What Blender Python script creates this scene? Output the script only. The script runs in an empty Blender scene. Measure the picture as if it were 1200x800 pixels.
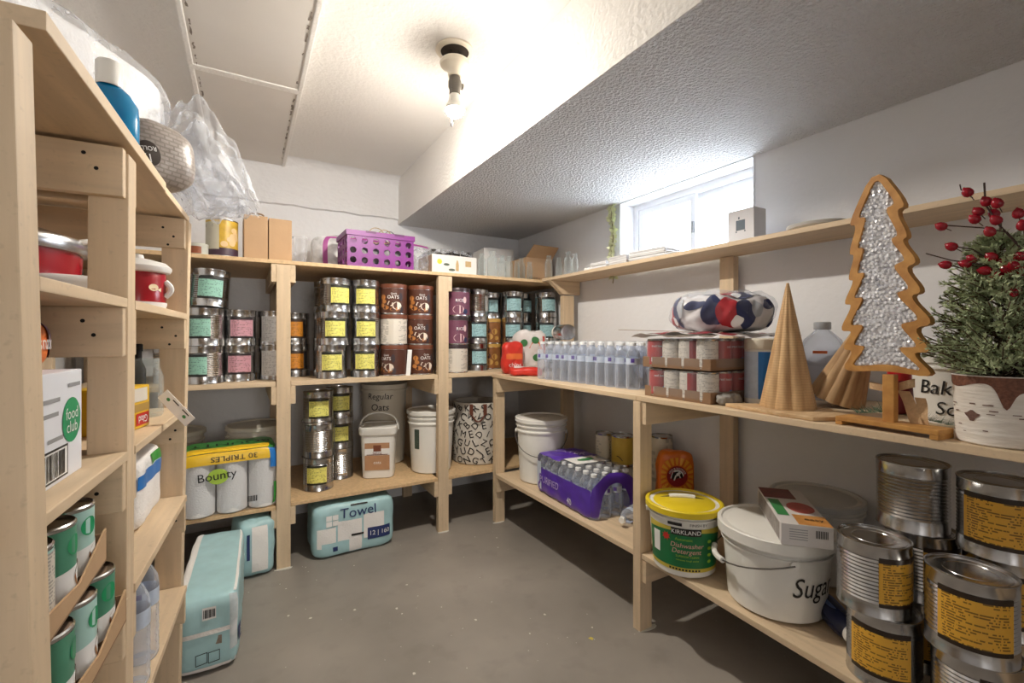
import bpy, bmesh, math, random
from mathutils import Vector, Matrix, Euler
from math import pi, sin, cos, radians as R, atan2, sqrt, floor
random.seed(7)
scene = bpy.context.scene
col = scene.collection
# ---------------------------------------------------------------- camera, light, exposure
YAW = math.atan(312/533)
cd = bpy.data.cameras.new('camera'); cam = bpy.data.objects.new('camera', cd); col.objects.link(cam)
cam.location = (0, 0, 1.15); cam.rotation_euler = (pi/2, 0, -YAW)
cd.sensor_width = 36; cd.lens = 533/1200*36; cd.shift_y = -5/1200; cd.clip_start = 0.02
scene.camera = cam
vs = scene.view_settings
vs.view_transform = 'Standard'; vs.look = 'None'; vs.gamma = 1; vs.use_curve_mapping = False
vs.exposure = 0.96
wd = bpy.data.worlds.new('sky'); scene.world = wd; wd.use_nodes = True
bg = wd.node_tree.nodes['Background']; bg.inputs['Color'].default_value = (.86, .93, 1, 1); bg.inputs['Strength'].default_value = 9.0
BULB_W = 38.0
HALL_W = 15.0
# the ceiling bulb is a glowing globe (see ceiling_lamp); this is an unseen fill light added in the hall to brighten the room
hl = bpy.data.lights.new('hall_fill_light', 'AREA'); hl.energy = HALL_W; hl.shape = 'RECTANGLE'; hl.size = 1.1; hl.size_y = .9; hl.color = (1, .96, .91)
ho = bpy.data.objects.new('hall_fill_light', hl); ho.location = (.3, -2.55, 1.25); ho.rotation_euler = (pi/2, 0, 0); col.objects.link(ho)

# ---------------------------------------------------------------- materials
MATS = {}
def srgb(*c):
    if len(c) == 1: c = c[0]
    return tuple(((v/255)/12.92 if v/255 <= .04045 else ((v/255+.055)/1.055)**2.4) for v in c) + (1,)
def newmat(name):
    m = bpy.data.materials.new(name); m.use_nodes = True
    nt = m.node_tree; return m, nt, nt.nodes['Principled BSDF']
def link(nt, a, b): nt.links.new(a, b)
def N(nt, t, **kw):
    n = nt.nodes.new(t)
    for k, v in kw.items(): setattr(n, k, v)
    return n
def mathn(nt, op, a, b=None, c=None):
    n = N(nt, 'ShaderNodeMath', operation=op)
    for i, v in enumerate((a, b, c)):
        if v is None: continue
        if isinstance(v, (int, float)): n.inputs[i].default_value = v
        else: link(nt, v, n.inputs[i])
    return n.outputs[0]
def mixc(nt, fac, a, b):
    n = N(nt, 'ShaderNodeMix', data_type='RGBA')
    for s, v in ((n.inputs[0], fac), (n.inputs[6], a), (n.inputs[7], b)):
        if isinstance(v, (int, float)): s.default_value = v
        elif isinstance(v, tuple): s.default_value = v
        else: link(nt, v, s)
    return n.outputs[2]
def noise(nt, scale, detail=2, vec=None, sc=None):
    n = N(nt, 'ShaderNodeTexNoise'); n.inputs['Scale'].default_value = scale; n.inputs['Detail'].default_value = detail
    if vec is None:
        tc = N(nt, 'ShaderNodeTexCoord'); vec = tc.outputs['Object']
    if sc:
        mp = N(nt, 'ShaderNodeMapping'); mp.inputs['Scale'].default_value = sc; link(nt, vec, mp.inputs['Vector']); vec = mp.outputs[0]
    link(nt, vec, n.inputs['Vector']); return n.outputs['Fac']
def ramp(nt, fac, lo, hi):
    n = N(nt, 'ShaderNodeMapRange'); n.inputs[1].default_value = lo; n.inputs[2].default_value = hi; link(nt, fac, n.inputs[0]); return n.outputs[0]
def bump(nt, b, h, strength, dist=.01):
    n = N(nt, 'ShaderNodeBump'); n.inputs['Strength'].default_value = strength; n.inputs['Distance'].default_value = dist
    link(nt, h, n.inputs['Height']); link(nt, n.outputs[0], b.inputs['Normal'])
def plain(name, rgb, rough=.5, metal=0, var=.06, vscale=12, bmp=0, bscale=60):
    if name in MATS: return MATS[name]
    m, nt, b = newmat(name); c = srgb(rgb)
    if var:
        f = noise(nt, vscale, 3)
        link(nt, mixc(nt, f, tuple(max(0, v*(1-var*1.6)) for v in c[:3])+(1,), tuple(min(1, v*(1+var)) for v in c[:3])+(1,)), b.inputs['Base Color'])
    else: b.inputs['Base Color'].default_value = c
    b.inputs['Roughness'].default_value = rough; b.inputs['Metallic'].default_value = metal
    if bmp: bump(nt, b, noise(nt, bscale, 3), bmp, .004)
    MATS[name] = m; return m
def wood(name, rgb, sc, contrast=.09, rough=.62):
    m, nt, b = newmat(name); c = srgb(rgb)
    f = noise(nt, 5, 6, sc=sc); g = noise(nt, 90, 2)
    a = tuple(v*(1-contrast*1.5) for v in c[:3])+(1,); d = tuple(min(1, v*(1+contrast*.7)) for v in c[:3])+(1,)
    mx = mixc(nt, ramp(nt, f, .3, .7), a, d)
    link(nt, mixc(nt, mathn(nt, 'MULTIPLY', ramp(nt, g, .62, .75), .25), mx, tuple(v*.5 for v in c[:3])+(1,)), b.inputs['Base Color'])
    b.inputs['Roughness'].default_value = rough; bump(nt, b, f, .15, .004)
    MATS[name] = m; return m
PINE = (214, 190, 158)
wood('wood_x', PINE, (.7, 9, 9)); wood('wood_y', PINE, (9, .7, 9)); wood('wood_z', PINE, (9, 9, .7))
def particle(name, rgb):
    m, nt, b = newmat(name); c = srgb(rgb)
    f = noise(nt, 70, 3); g = noise(nt, 6, 2)
    x = mixc(nt, ramp(nt, f, .35, .65), tuple(v*.84 for v in c[:3])+(1,), tuple(min(1, v*1.08) for v in c[:3])+(1,))
    link(nt, mixc(nt, mathn(nt, 'MULTIPLY', g, .35), x, tuple(min(1, v*1.25) for v in c[:3])+(1,)), b.inputs['Base Color'])
    b.inputs['Roughness'].default_value = .6; bump(nt, b, f, .2, .002); MATS[name] = m
particle('particle', (208, 176, 134))
def textured_wall(name, rgb, scale, strength, dist, var=.04, aniso=None):
    m, nt, b = newmat(name); c = srgb(rgb)
    f = noise(nt, 2.2, 4)
    link(nt, mixc(nt, f, tuple(v*(1-var*2) for v in c[:3])+(1,), c), b.inputs['Base Color'])
    b.inputs['Roughness'].default_value = .75
    h = noise(nt, scale, 5, sc=aniso); bump(nt, b, h, strength, dist); MATS[name] = m
textured_wall('wall', (238, 238, 240), 30, .25, .01)
textured_wall('ceiling', (240, 237, 233), 60, .35, .012)
textured_wall('soffit', (238, 237, 237), 85, 1.0, .035)
textured_wall('back_rough', (238, 238, 240), 26, .3, .02, aniso=(1, 1, 2))
def concrete():
    m, nt, b = newmat('concrete'); f = noise(nt, 1.6, 5); g = noise(nt, 55, 2); w = noise(nt, 9, 3)
    x = mixc(nt, ramp(nt, f, .3, .7), srgb(128, 122, 115), srgb(160, 152, 143))
    x = mixc(nt, mathn(nt, 'MULTIPLY', ramp(nt, w, .55, .75), .25), x, srgb(104, 98, 92))
    link(nt, mixc(nt, ramp(nt, g, .76, .8), x, srgb(214, 208, 198)), b.inputs['Base Color'])
    link(nt, mathn(nt, 'MULTIPLY_ADD', f, .3, .3), b.inputs['Roughness']); bump(nt, b, w, .08, .004); MATS['concrete'] = m
concrete()
def metal_can():
    m, nt, b = newmat('tin'); b.inputs['Metallic'].default_value = 1
    f = noise(nt, 25, 3)
    link(nt, mixc(nt, f, srgb(176, 176, 178), srgb(218, 217, 215)), b.inputs['Base Color'])
    link(nt, mathn(nt, 'MULTIPLY_ADD', f, .14, .14), b.inputs['Roughness']); MATS['tin'] = m
metal_can()
def film(name, rgb, fac=.3, rough=.12, milky=0, edge=.45):
    """thin clear plastic: mostly transparent, a share of glossy / milky surface"""
    if name in MATS: return MATS[name]
    m, nt, b = newmat(name); c = srgb(rgb)
    b.inputs['Base Color'].default_value = c; b.inputs['Roughness'].default_value = rough; b.inputs['Specular IOR Level'].default_value = .8
    t = N(nt, 'ShaderNodeBsdfTransparent'); t.inputs[0].default_value = tuple(.5+.5*v for v in c[:3])+(1,)
    lw = N(nt, 'ShaderNodeLayerWeight'); lw.inputs[0].default_value = .35
    mx = N(nt, 'ShaderNodeMixShader'); f = mathn(nt, 'MULTIPLY_ADD', lw.outputs['Facing'], edge, fac)
    if milky: f = mathn(nt, 'ADD', f, mathn(nt, 'MULTIPLY', ramp(nt, noise(nt, 14, 4), .45, .7), milky))
    link(nt, mathn(nt, 'MINIMUM', f, 1.0), mx.inputs[0]); link(nt, t.outputs[0], mx.inputs[1]); link(nt, b.outputs[0], mx.inputs[2])
    link(nt, mx.outputs[0], nt.nodes['Material Output'].inputs[0]); MATS[name] = m; return m
film('pet', (236, 242, 253), .12, .08, edge=.45)
film('glass_jar', (240, 244, 244), .02, .03, edge=.30)
film('cling', (240, 243, 248), .035, .10, edge=.25)
film('bag_clear', (242, 244, 248), .07, .12, milky=.22, edge=.35)
film('bag_white', (240, 240, 242), .42, .25, milky=.4)
film('window_glass', (245, 250, 255), .02, .02)
def printed(name, body, band=None, ink=(30, 28, 24), n=14, dens=.5, top=.12, bot=.10, amount=.55, rough=.4):
    """paper label: bands at the top and bottom edge and rows of small print (flat print in UV space)"""
    if name in MATS: return MATS[name]
    m, nt, b = newmat(name)
    uv = N(nt, 'ShaderNodeUVMap'); sp = N(nt, 'ShaderNodeSeparateXYZ'); link(nt, uv.outputs[0], sp.inputs[0]); u, v = sp.outputs[0], sp.outputs[1]
    rows = mathn(nt, 'MULTIPLY', v, n); fr = mathn(nt, 'FRACT', rows); fl = mathn(nt, 'FLOOR', rows)
    cb = N(nt, 'ShaderNodeCombineXYZ'); link(nt, mathn(nt, 'MULTIPLY', u, 22), cb.inputs[0]); link(nt, mathn(nt, 'MULTIPLY', fl, 7.3), cb.inputs[1])
    nz = noise(nt, 1, 1, vec=cb.outputs[0])
    cb2 = N(nt, 'ShaderNodeCombineXYZ'); link(nt, mathn(nt, 'MULTIPLY', u, 3), cb2.inputs[0]); link(nt, mathn(nt, 'MULTIPLY', fl, 3.1), cb2.inputs[1])
    nz2 = noise(nt, 1, 0, vec=cb2.outputs[0])
    f = mathn(nt, 'MULTIPLY', mathn(nt, 'GREATER_THAN', fr, .45), mathn(nt, 'GREATER_THAN', nz, 1-dens))
    f = mathn(nt, 'MULTIPLY', f, mathn(nt, 'GREATER_THAN', nz2, .42))
    f = mathn(nt, 'MULTIPLY', f, mathn(nt, 'MULTIPLY', mathn(nt, 'GREATER_THAN', u, .06), mathn(nt, 'LESS_THAN', u, .94)))
    x = mixc(nt, mathn(nt, 'MULTIPLY', f, amount), srgb(body), srgb(ink))
    if band:
        e = mathn(nt, 'MAXIMUM', mathn(nt, 'GREATER_THAN', v, 1-top), mathn(nt, 'LESS_THAN', v, bot))
        x = mixc(nt, e, x, srgb(band))
    link(nt, x, b.inputs['Base Color']); b.inputs['Roughness'].default_value = rough; MATS[name] = m; return m
def emit(name, rgb, s):
    m, nt, b = newmat(name); b.inputs['Base Color'].default_value = srgb(rgb); b.inputs['Emission Color'].default_value = srgb(rgb); b.inputs['Emission Strength'].default_value = s; MATS[name] = m
emit('bulb_glow', (255, 247, 234), BULB_W/.0456)
def P(name): return MATS[name] if isinstance(name, str) else name
INK = plain('ink_black', (26, 24, 24), .5, var=0)
WHITE = plain('print_white', (238, 238, 236), .45, var=0)
plain('plastic_white', (232, 230, 224), .38, var=.02); plain('plastic_cream', (222, 215, 200), .42, var=.03)
plain('cardboard', (188, 154, 118), .75, var=.06, bmp=.1); plain('cardboard_dark', (138, 106, 78), .8, var=.12, bmp=.15)
plain('paper_white', (235, 234, 232), .7, var=.02); plain('wire', (120, 118, 115), .35, .9, var=0)
plain('dark_hole', (22, 20, 20), .9, var=0); plain('steel', (190, 190, 192), .25, 1, var=.03)

# ---------------------------------------------------------------- mesh helpers
class MB:
    def __init__(s): s.v = []; s.f = []; s.uv = []; s.M = Matrix.Identity(4)
    def av(s, pts):
        n = len(s.v); s.v += [tuple(s.M @ Vector(p)) for p in pts]; return n
    def af(s, idx, uv=None): s.f.append(tuple(idx)); s.uv.append(uv)
    def box(s, a, b, sh=None):
        x0, y0, z0 = a; x1, y1, z1 = b
        n = s.av([(x0,y0,z0),(x1,y0,z0),(x1,y1,z0),(x0,y1,z0),(x0,y0,z1),(x1,y0,z1),(x1,y1,z1),(x0,y1,z1)])
        for q in ((3,2,1,0),(4,5,6,7),(0,1,5,4),(1,2,6,5),(2,3,7,6),(3,0,4,7)): s.af([n+i for i in q], [(0,0),(1,0),(1,1),(0,1)])
        return s
    def hexa(s, p):   # 8 corner points, bottom ring then top ring
        n = s.av(p)
        for q in ((3,2,1,0),(4,5,6,7),(0,1,5,4),(1,2,6,5),(2,3,7,6),(3,0,4,7)): s.af([n+i for i in q], [(0,0),(1,0),(1,1),(0,1)])
        return s
    def grid(s, fn, nu, nv, u0=0, u1=1, v0=0, v1=1, flip=False, closeu=False):
        n = s.av([fn(u0+(u1-u0)*i/nu, v0+(v1-v0)*j/nv) for j in range(nv+1) for i in range(nu + (0 if closeu else 1))])
        w = nu + (0 if closeu else 1)
        for j in range(nv):
            for i in range(nu):
                i2 = (i+1) % w if closeu else i+1
                q = [n+j*w+i, n+j*w+i2, n+(j+1)*w+i2, n+(j+1)*w+i]
                t = [(i/nu, j/nv), ((i+1)/nu, j/nv), ((i+1)/nu, (j+1)/nv), (i/nu, (j+1)/nv)]
                s.af(q[::-1] if flip else q, t[::-1] if flip else t)
        return s
    def lathe(s, prof, seg=32, c=(0, 0), cap0=True, cap1=True, a0=0, a1=2*pi):
        full = abs(a1-a0-2*pi) < 1e-6; w = seg if full else seg+1
        n = s.av([(c[0]+r*cos(a0+(a1-a0)*i/seg), c[1]+r*sin(a0+(a1-a0)*i/seg), z) for (r, z) in prof for i in range(w)])
        L = len(prof)
        for j in range(L-1):
            for i in range(seg):
                i2 = (i+1) % w
                s.af([n+j*w+i, n+j*w+i2, n+(j+1)*w+i2, n+(j+1)*w+i], [(i/seg, j/(L-1)), ((i+1)/seg, j/(L-1)), ((i+1)/seg, (j+1)/(L-1)), (i/seg, (j+1)/(L-1))])
        if cap0 and full: s.af([n+i for i in range(w)][::-1])
        if cap1 and full: s.af([n+(L-1)*w+i for i in range(w)])
        return s
    def tube(s, pts, r, seg=8, closed=False):
        P_ = [Vector(p) for p in pts]; n = len(P_); rr = r if isinstance(r, (list, tuple)) else [r]*n
        up = Vector((0, 0, 1)); rings = []; prev = None
        for i in range(n):
            t = (P_[(i+1) % n] - P_[i-1]) if closed else (P_[min(i+1, n-1)] - P_[max(i-1, 0)])
            t.normalize()
            if prev is None: a = t.cross(up); a = a if a.length > 1e-3 else t.cross(Vector((1, 0, 0)))
            else: a = prev - t*prev.dot(t)
            a.normalize(); prev = a; b = t.cross(a)
            rings.append([P_[i] + (a*cos(2*pi*k/seg) + b*sin(2*pi*k/seg))*rr[i] for k in range(seg)])
        m = s.av([p for q in rings for p in q])
        for i in range(n if closed else n-1):
            j = (i+1) % n
            for k in range(seg):
                k2 = (k+1) % seg; s.af([m+i*seg+k, m+i*seg+k2, m+j*seg+k2, m+j*seg+k])
        if not closed: s.af([m+k for k in range(seg)][::-1]); s.af([m+(n-1)*seg+k for k in range(seg)])
        return s
    def prism(s, poly, z0, z1, fn=None):
        """polygon in the xy plane extruded along z (ngon caps)"""
        n = len(poly); fn = fn or (lambda x, y, z: (x, y, z))
        m = s.av([fn(x, y, z0) for x, y in poly] + [fn(x, y, z1) for x, y in poly])
        s.af([m+i for i in range(n)][::-1]); s.af([m+n+i for i in range(n)])
        for i in range(n): s.af([m+i, m+(i+1) % n, m+n+(i+1) % n, m+n+i])
        return s
    def fan(s, pts):
        n = s.av(pts); s.af([n+i for i in range(len(pts))]); return s
    def add(s, verts, faces, fn):
        n = s.av([fn(*p) for p in verts])
        for f in faces: s.af([n+i for i in f])
        return s
    def mesh(s, name, mat, smooth=35, bevel=0):
        me = bpy.data.meshes.new(name); me.from_pydata(s.v, [], s.f)
        if any(u for u in s.uv):
            l = me.uv_layers.new(name='UVMap'); k = 0
            for f, u in zip(s.f, s.uv):
                for i in range(len(f)):
                    if u: l.data[k].uv = u[i]
                    k += 1
        if bevel:
            bm = bmesh.new(); bm.from_mesh(me); bmesh.ops.bevel(bm, geom=bm.edges[:], offset=bevel, segments=2, affect='EDGES', profile=.6); bm.to_mesh(me); bm.free()
        if smooth:
            me.polygons.foreach_set('use_smooth', [True]*len(me.polygons)); me.set_sharp_from_angle(angle=R(smooth))
        if mat is not None: me.materials.append(P(mat))
        return me
    def build(s, name, mat, parent=None, smooth=35, bevel=0, loc=None, rz=None):
        return obj(name, s.mesh(name, mat, smooth, bevel), parent, loc, rz)
def obj(name, me, parent=None, loc=None, rz=None):
    o = bpy.data.objects.new(name, me); col.objects.link(o)
    if parent is not None: o.parent = parent
    if loc is not None: o.location = loc
    if rz is not None: o.rotation_euler = (0, 0, rz)
    return o
def tag(o, label, cat, group=None):
    o['label'] = label; o['category'] = cat
    if group: o['group'] = group
    return o
def thing(name, label, cat, loc=(0, 0, 0), rz=0, group=None, tilt=None):
    o = bpy.data.objects.new(name, None); col.objects.link(o); o.empty_display_size = .05; o.location = loc
    o.rotation_euler = (tilt[0], tilt[1], rz) if tilt else (0, 0, rz)
    return tag(o, label, cat, group)
def struct(o): o['kind'] = 'structure'; return o
def camrot(x, y, off=0): return atan2(-y, -x) + off
_tx = {}
def text2d(sv, size, shear=0):
    key = (sv, size, shear)
    if key in _tx: return _tx[key]
    c = bpy.data.curves.new('t', 'FONT'); c.body = sv; c.size = size; c.align_x = 'CENTER'; c.align_y = 'CENTER'; c.resolution_u = 3; c.shear = shear
    o = bpy.data.objects.new('t', c); col.objects.link(o)
    dg = bpy.context.evaluated_depsgraph_get(); me = bpy.data.meshes.new_from_object(o.evaluated_get(dg))
    r = ([(v.co.x, v.co.y) for v in me.vertices], [tuple(p.vertices) for p in me.polygons])
    bpy.data.objects.remove(o); bpy.data.curves.remove(c); bpy.data.meshes.remove(me); _tx[key] = r; return r
def cylmap(rad, z0, a=0, up=1): return lambda u, v: (rad*cos(a+up*u/rad), rad*sin(a+up*u/rad), z0+up*v)
def conemap(r0, r1, h, z0, a=0, off=.001):
    def f(u, v):
        z = z0+v; r = r0+(r1-r0)*z/h+off; return (r*cos(a+u/r), r*sin(a+u/r), z)
    return f
def planemap(o, ux, uy):
    o, ux, uy = Vector(o), Vector(ux), Vector(uy); return lambda u, v: tuple(o+ux*u+uy*v)
def text(parent, sv, size, fn, mat, name='lettering', shear=0, sx=1, sy=1, rot=0):
    vv, ff = text2d(sv, size, shear); cr, sr = cos(rot), sin(rot)
    return MB().add([(x*sx*cr-y*sy*sr, x*sx*sr+y*sy*cr) for x, y in vv], ff, fn).build(name, mat, parent, smooth=0)
def shape(mb, pts, fn): return mb.add(pts, [tuple(range(len(pts)))], fn)
def ell(cx, cy, rx, ry, n=14): return [(cx+rx*cos(2*pi*i/n), cy+ry*sin(2*pi*i/n)) for i in range(n)]
def rect(x0, y0, x1, y1): return [(x0, y0), (x1, y0), (x1, y1), (x0, y1)]
def strip(mb, x0, y0, x1, y1, fn, n=10):   # rectangle subdivided along u so it follows a curved surface
    return mb.grid(lambda u, v: fn(x0+(x1-x0)*u, y0+(y1-y0)*v), n, 1)
def hnoise(x, y, z=0):
    return (sin(x*1.7+y*2.3+z*1.1)+sin(x*3.1-y*1.9+z*2.7+1.3)*.6+sin(-x*5.3+y*4.1+z*3.9+.7)*.35+sin(x*9.7+y*8.3-z*7.1+2.1)*.2)/2.15
class Soft:
    """rounded soft pack: superellipsoid box with lumps; face maps for flat print"""
    def __init__(s, sx, sy, sz, n=7, lump=.004, freq=14, seed=0, rolls=None, ramp=0):
        s.h = Vector((sx/2, sy/2, sz/2)); s.n = n; s.l = lump; s.fq = freq; s.sd = seed; s.rolls = rolls
    def pt(s, p, off=0):
        x, y, z = p; k = (abs(x)**s.n+abs(y)**s.n+abs(z)**s.n)**(-1/s.n); q = Vector((x*k, y*k, z*k))
        nr = Vector([math.copysign(abs(c)**(s.n-1), c)/h for c, h in zip(q, s.h)]); nr.normalize()
        w = Vector((q.x*s.h.x, q.y*s.h.y, q.z*s.h.z))
        d = s.l*hnoise(w.x*s.fq+s.sd, w.y*s.fq, w.z*s.fq)
        if s.rolls:
            nx, ny, amp = s.rolls
            d += amp*(abs(sin(pi*nx*(q.x+1)/2))*abs(nr.y) + abs(sin(pi*ny*(q.y+1)/2))*abs(nr.x) - 1)*(1-abs(nr.z))
        w += nr*(d+off); w.z += s.h.z; return tuple(w)
    FACES = {'+x': (lambda u, v: (1, u, v)), '-x': (lambda u, v: (-1, -u, v)), '-y': (lambda u, v: (u, -1, v)), '+y': (lambda u, v: (-u, 1, v)), '+z': (lambda u, v: (u, v, 1)), '-z': (lambda u, v: (u, -v, -1))}
    def body(s, mb, n=14):
        for k, f in s.FACES.items(): mb.grid(lambda u, v, f=f: s.pt(f(u, v)), n, n, -1, 1, -1, 1)
        return mb
    def panel(s, mb, face, u0, u1, v0, v1, off=.0012, n=12):
        f = s.FACES[face]; return mb.grid(lambda u, v: s.pt(f(u, v), off), n, n, u0, u1, v0, v1)
    def map(s, face, u0=0, v0=0, off=.0025):
        f = s.FACES[face]; a, b = {'x': (s.h.y, s.h.z), 'y': (s.h.x, s.h.z), 'z': (s.h.x, s.h.y)}[face[1]]
        return lambda u, v: s.pt(f(max(-1, min(1, u0+u/a)), max(-1, min(1, v0+v/b))), off)
def merge(me_obj, dist=.0002):
    bm = bmesh.new(); bm.from_mesh(me_obj.data); bmesh.ops.remove_doubles(bm, verts=bm.verts[:], dist=dist); bm.to_mesh(me_obj.data); bm.free(); return me_obj
# ---------------------------------------------------------------- the setting
XL, XR, YB, YF, ZC = -.78, 1.97, 3.26, -1.0, 2.29
T = .12
def sbox(name, a, b, mat, **k): return struct(MB().box(a, b).build(name, mat, smooth=0, **k))
sbox('floor', (XL-T, -2.6, -.1), (XR+.4, YB+T, 0), 'concrete')
sbox('ceiling', (XL-T, -2.6, ZC), (XR+.4, YB+T, ZC+.1), 'ceiling')
sbox('wall_left', (XL-T, -2.6, 0), (XL, YB+T, ZC), 'wall')
wb = sbox('wall_back', (XL, YB, 0), (XR, YB+T, ZC), 'wall')
# plaster coat above a ledge on the upper back wall, running into the ceiling with a small cove
m = MB(); n = 8; prof = [(YB, 1.995), (YB-.018, 2.002)] + [(YB-.018-.07*(1-cos(pi/2*i/n)), 2.22+.07*sin(pi/2*i/n)) for i in range(n+1)]
m.grid(lambda u, v: (XL + (.952-XL)*u, prof[round(v*(len(prof)-1))][0] + .004*hnoise(u*30, v*4), prof[round(v*(len(prof)-1))][1] + (.006*hnoise(u*22, 2) if v < .2 else 0)), 40, len(prof)-1)
struct(m.build('trim_1', 'back_rough'))
# right wall with window opening
WY0, WY1, WZ0, WZ1 = 1.209, 2.058, 1.53, 1.962
m = MB()
m.box((XR, YF, 0), (XR+.22, YB, WZ0)); m.box((XR, YF, WZ1), (XR+.22, YB, ZC)); m.box((XR, YF, WZ0), (XR+.22, WY0, WZ1)); m.box((XR, WY1, WZ0), (XR+.22, YB, WZ1))
struct(m.build('wall_right', 'wall', smooth=0))
plain('vinyl', (236, 237, 240), .35, var=.01)
win = struct(bpy.data.objects.new('window_1', None)); col.objects.link(win); win.location = (2.085, (WY0+WY1)/2, (WZ0+WZ1)/2)
win['label'] = 'white vinyl basement slider window with two panes under the soffit'
hw, hh = (WY1-WY0)/2, (WZ1-WZ0)/2
def frame(mb, y0, y1, z0, z1, x0, x1, w):
    mb.box((x0, y0, z0), (x1, y1, z0+w)); mb.box((x0, y0, z1-w), (x1, y1, z1)); mb.box((x0, y0, z0+w), (x1, y0+w, z1-w)); mb.box((x0, y1-w, z0+w), (x1, y1, z1-w))
m = MB(); frame(m, -hw, hw, -hh, hh, 0, .06, .035); m.build('window_frame', 'vinyl', win, smooth=0, bevel=0)
for y0, y1, x in ((-.02, hw-.036, .004), (-hw+.036, .02, .030)):
    m = MB(); frame(m, y0, y1, -hh+.036, hh-.036, x, x+.024, .034); sash = m.build('sash', 'vinyl', win, smooth=0)
    MB().box((x+.010, y0+.03, -hh+.066), (x+.014, y1-.03, hh-.066)).build('pane', 'window_glass', sash, smooth=0)
MB().box((-.004, -.012, -.03), (.004, .0, .03)).build('latch', plain('latch_grey', (150, 152, 156), .4, var=0), win)
# reveal casing of the window opening: thin painted trim
m = MB(); frame(m, WY0-.0, WY1+.0, WZ0-.002, WZ1+.002, XR-.006, XR+.002, .006); struct(m.build('trim_2', 'vinyl', smooth=0))
# soffit (boxed beam) along the right wall
def soff(u, v): return (.955+(XR-.955)*u, -2.6+(YB+2.6)*v, 1.963+.002*hnoise(u*9, v*40))
m = MB(); m.box((.955, -2.6, 1.963), (XR+.001, YB, ZC+.001)); struct(m.build('ceiling_soffit', 'soffit', smooth=0))
m = MB(); m.box((.9505, -2.6, 1.9626), (.9549, YB, ZC)); struct(m.build('trim_3', 'ceiling', smooth=0))
# wall behind the camera with the open doorway, hall beyond it
m = MB(); m.box((XL, YF-.1, 0), (-.25, YF, ZC)); m.box((.65, YF-.1, 0), (.955, YF, ZC)); m.box((.955, YF-.1, 0), (XR, YF, 1.963)); m.box((-.25, YF-.1, 2.03), (.65, YF, ZC))
struct(m.build('wall_front', 'wall', smooth=0))
sbox('wall_hall', (XL, -2.7, 0), (XR+.4, -2.6, ZC), 'wall')
sbox('wall_hall_side', (XR+.22, -2.6, 0), (XR+.4, YF, ZC), 'wall')
# dropped drywall panel on the ceiling, with painted seam strips
plain('drywall', (222, 217, 211), .7, var=.04, vscale=5, bmp=.06); plain('grime', (138, 128, 118), .8, var=.3)
cp = struct(bpy.data.objects.new('ceiling_panel', None)); col.objects.link(cp); cp.location = (0, 0, 2.24); cp['label'] = 'drywall panel boxed down from the ceiling with caulked edges'
for y0, y1 in ((-2.5, 2.205), (2.245, 3.235)):
    MB().box((-.186, y0, 0), (.205, y1, .05)).build('panel', 'drywall', cp, smooth=0, bevel=.003)
MB().box((-.186, 2.205, -.004), (.205, 2.245, .05)).build('seam_strip', 'ceiling', cp, smooth=0, bevel=.004)
for x0, x1 in ((-.200, -.180), (.198, .218)):
    MB().box((x0, -2.5, -.004), (x1, 3.238, .05)).build('edge_strip', 'ceiling', cp, smooth=0, bevel=.004)
m = MB()
random.seed(3)
for x in (-.168, .190):
    for i in range(26):
        y = 1.1+i*.08+random.uniform(-.02, .02); w = random.uniform(.0015, .004); l = random.uniform(.012, .06)
        if random.random() < .75: m.grid(lambda u, v: (x+random.uniform(-.003, .003)+w*(u-.5)*2, y+l*(v-.5), -.0012), 1, 3)
m.build('caulk_stain', 'grime', cp, smooth=0)
# ceiling lamp: open box in the ceiling, porcelain holder hanging from it, socket adapter, bulb, pull chain
lamp = thing('ceiling_lamp', 'bare lit bulb in a hanging porcelain lampholder under the ceiling', 'lamp', (.716, 1.672, ZC))
plain('porcelain', (226, 216, 198), .3, var=.05); plain('adapter', (112, 106, 98), .5, .3, var=.1)
m = MB().lathe([(.075, -.001), (.076, -.008), (.070, -.012), (.056, -.012)], 32, cap0=False, cap1=False); m.build('ceiling_ring', 'porcelain', lamp)
MB().lathe([(.056, -.010), (.056, -.0105)], 24, cap0=False).build('box_opening', plain('hole_brown', (48, 36, 26), .9, var=.3, vscale=60), lamp)
m = MB()
for k in range(4):
    a = k*1.7; m.tube([(.02*cos(a), .02*sin(a), -.012), (.035*cos(a+.4), .03*sin(a+.4), -.03), (.012*cos(a+.9), .012*sin(a+.9), -.045)], .0035, 6)
m.build('wiring', 'hole_brown', lamp)
m = MB().lathe([(.012, -.046), (.056, -.048), (.060, -.056), (.056, -.066), (.034, -.080), (.027, -.092), (.026, -.108), (.022, -.108)], 32); m.build('lampholder', 'porcelain', lamp)
m = MB().lathe([(.020, -.104), (.022, -.118), (.026, -.128), (.026, -.150), (.021, -.160), (.022, -.176), (.020, -.178)], 20)
m.tube([(.02, 0, -.138), (.034, 0, -.138)], .012, 10); m.build('socket_adapter', 'adapter', lamp)
m = MB().lathe([(.014, -.172), (.020, -.180), (.024, -.200), (.0300, -.216), (.0360, -.224), (.0375, -.2308), (.0366, -.2398)], 24, cap0=False, cap1=False); bl = m.build('bulb', plain('bulb_base', (240, 236, 228), .4, var=0), lamp)
m = MB().lathe([(.0375*sin(a), -.232+.0375*cos(a)) for a in [R(102+i*8.5) for i in range(10)]] + [(.001, -.2695)], 28, cap0=False); m.build('globe', 'bulb_glow', bl)
m = MB()
for k in range(26): m.lathe([(.0004, -.118-k*.007), (.0016, -.1195-k*.007), (.0004, -.121-k*.007)], 6, c=(-.022, -.02), cap0=False, cap1=False)
m.lathe([(.001, -.298), (.004, -.303), (.005, -.312), (.002, -.318)], 8, c=(-.022, -.02)); m.build('pull_chain', 'steel', lamp)

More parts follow.
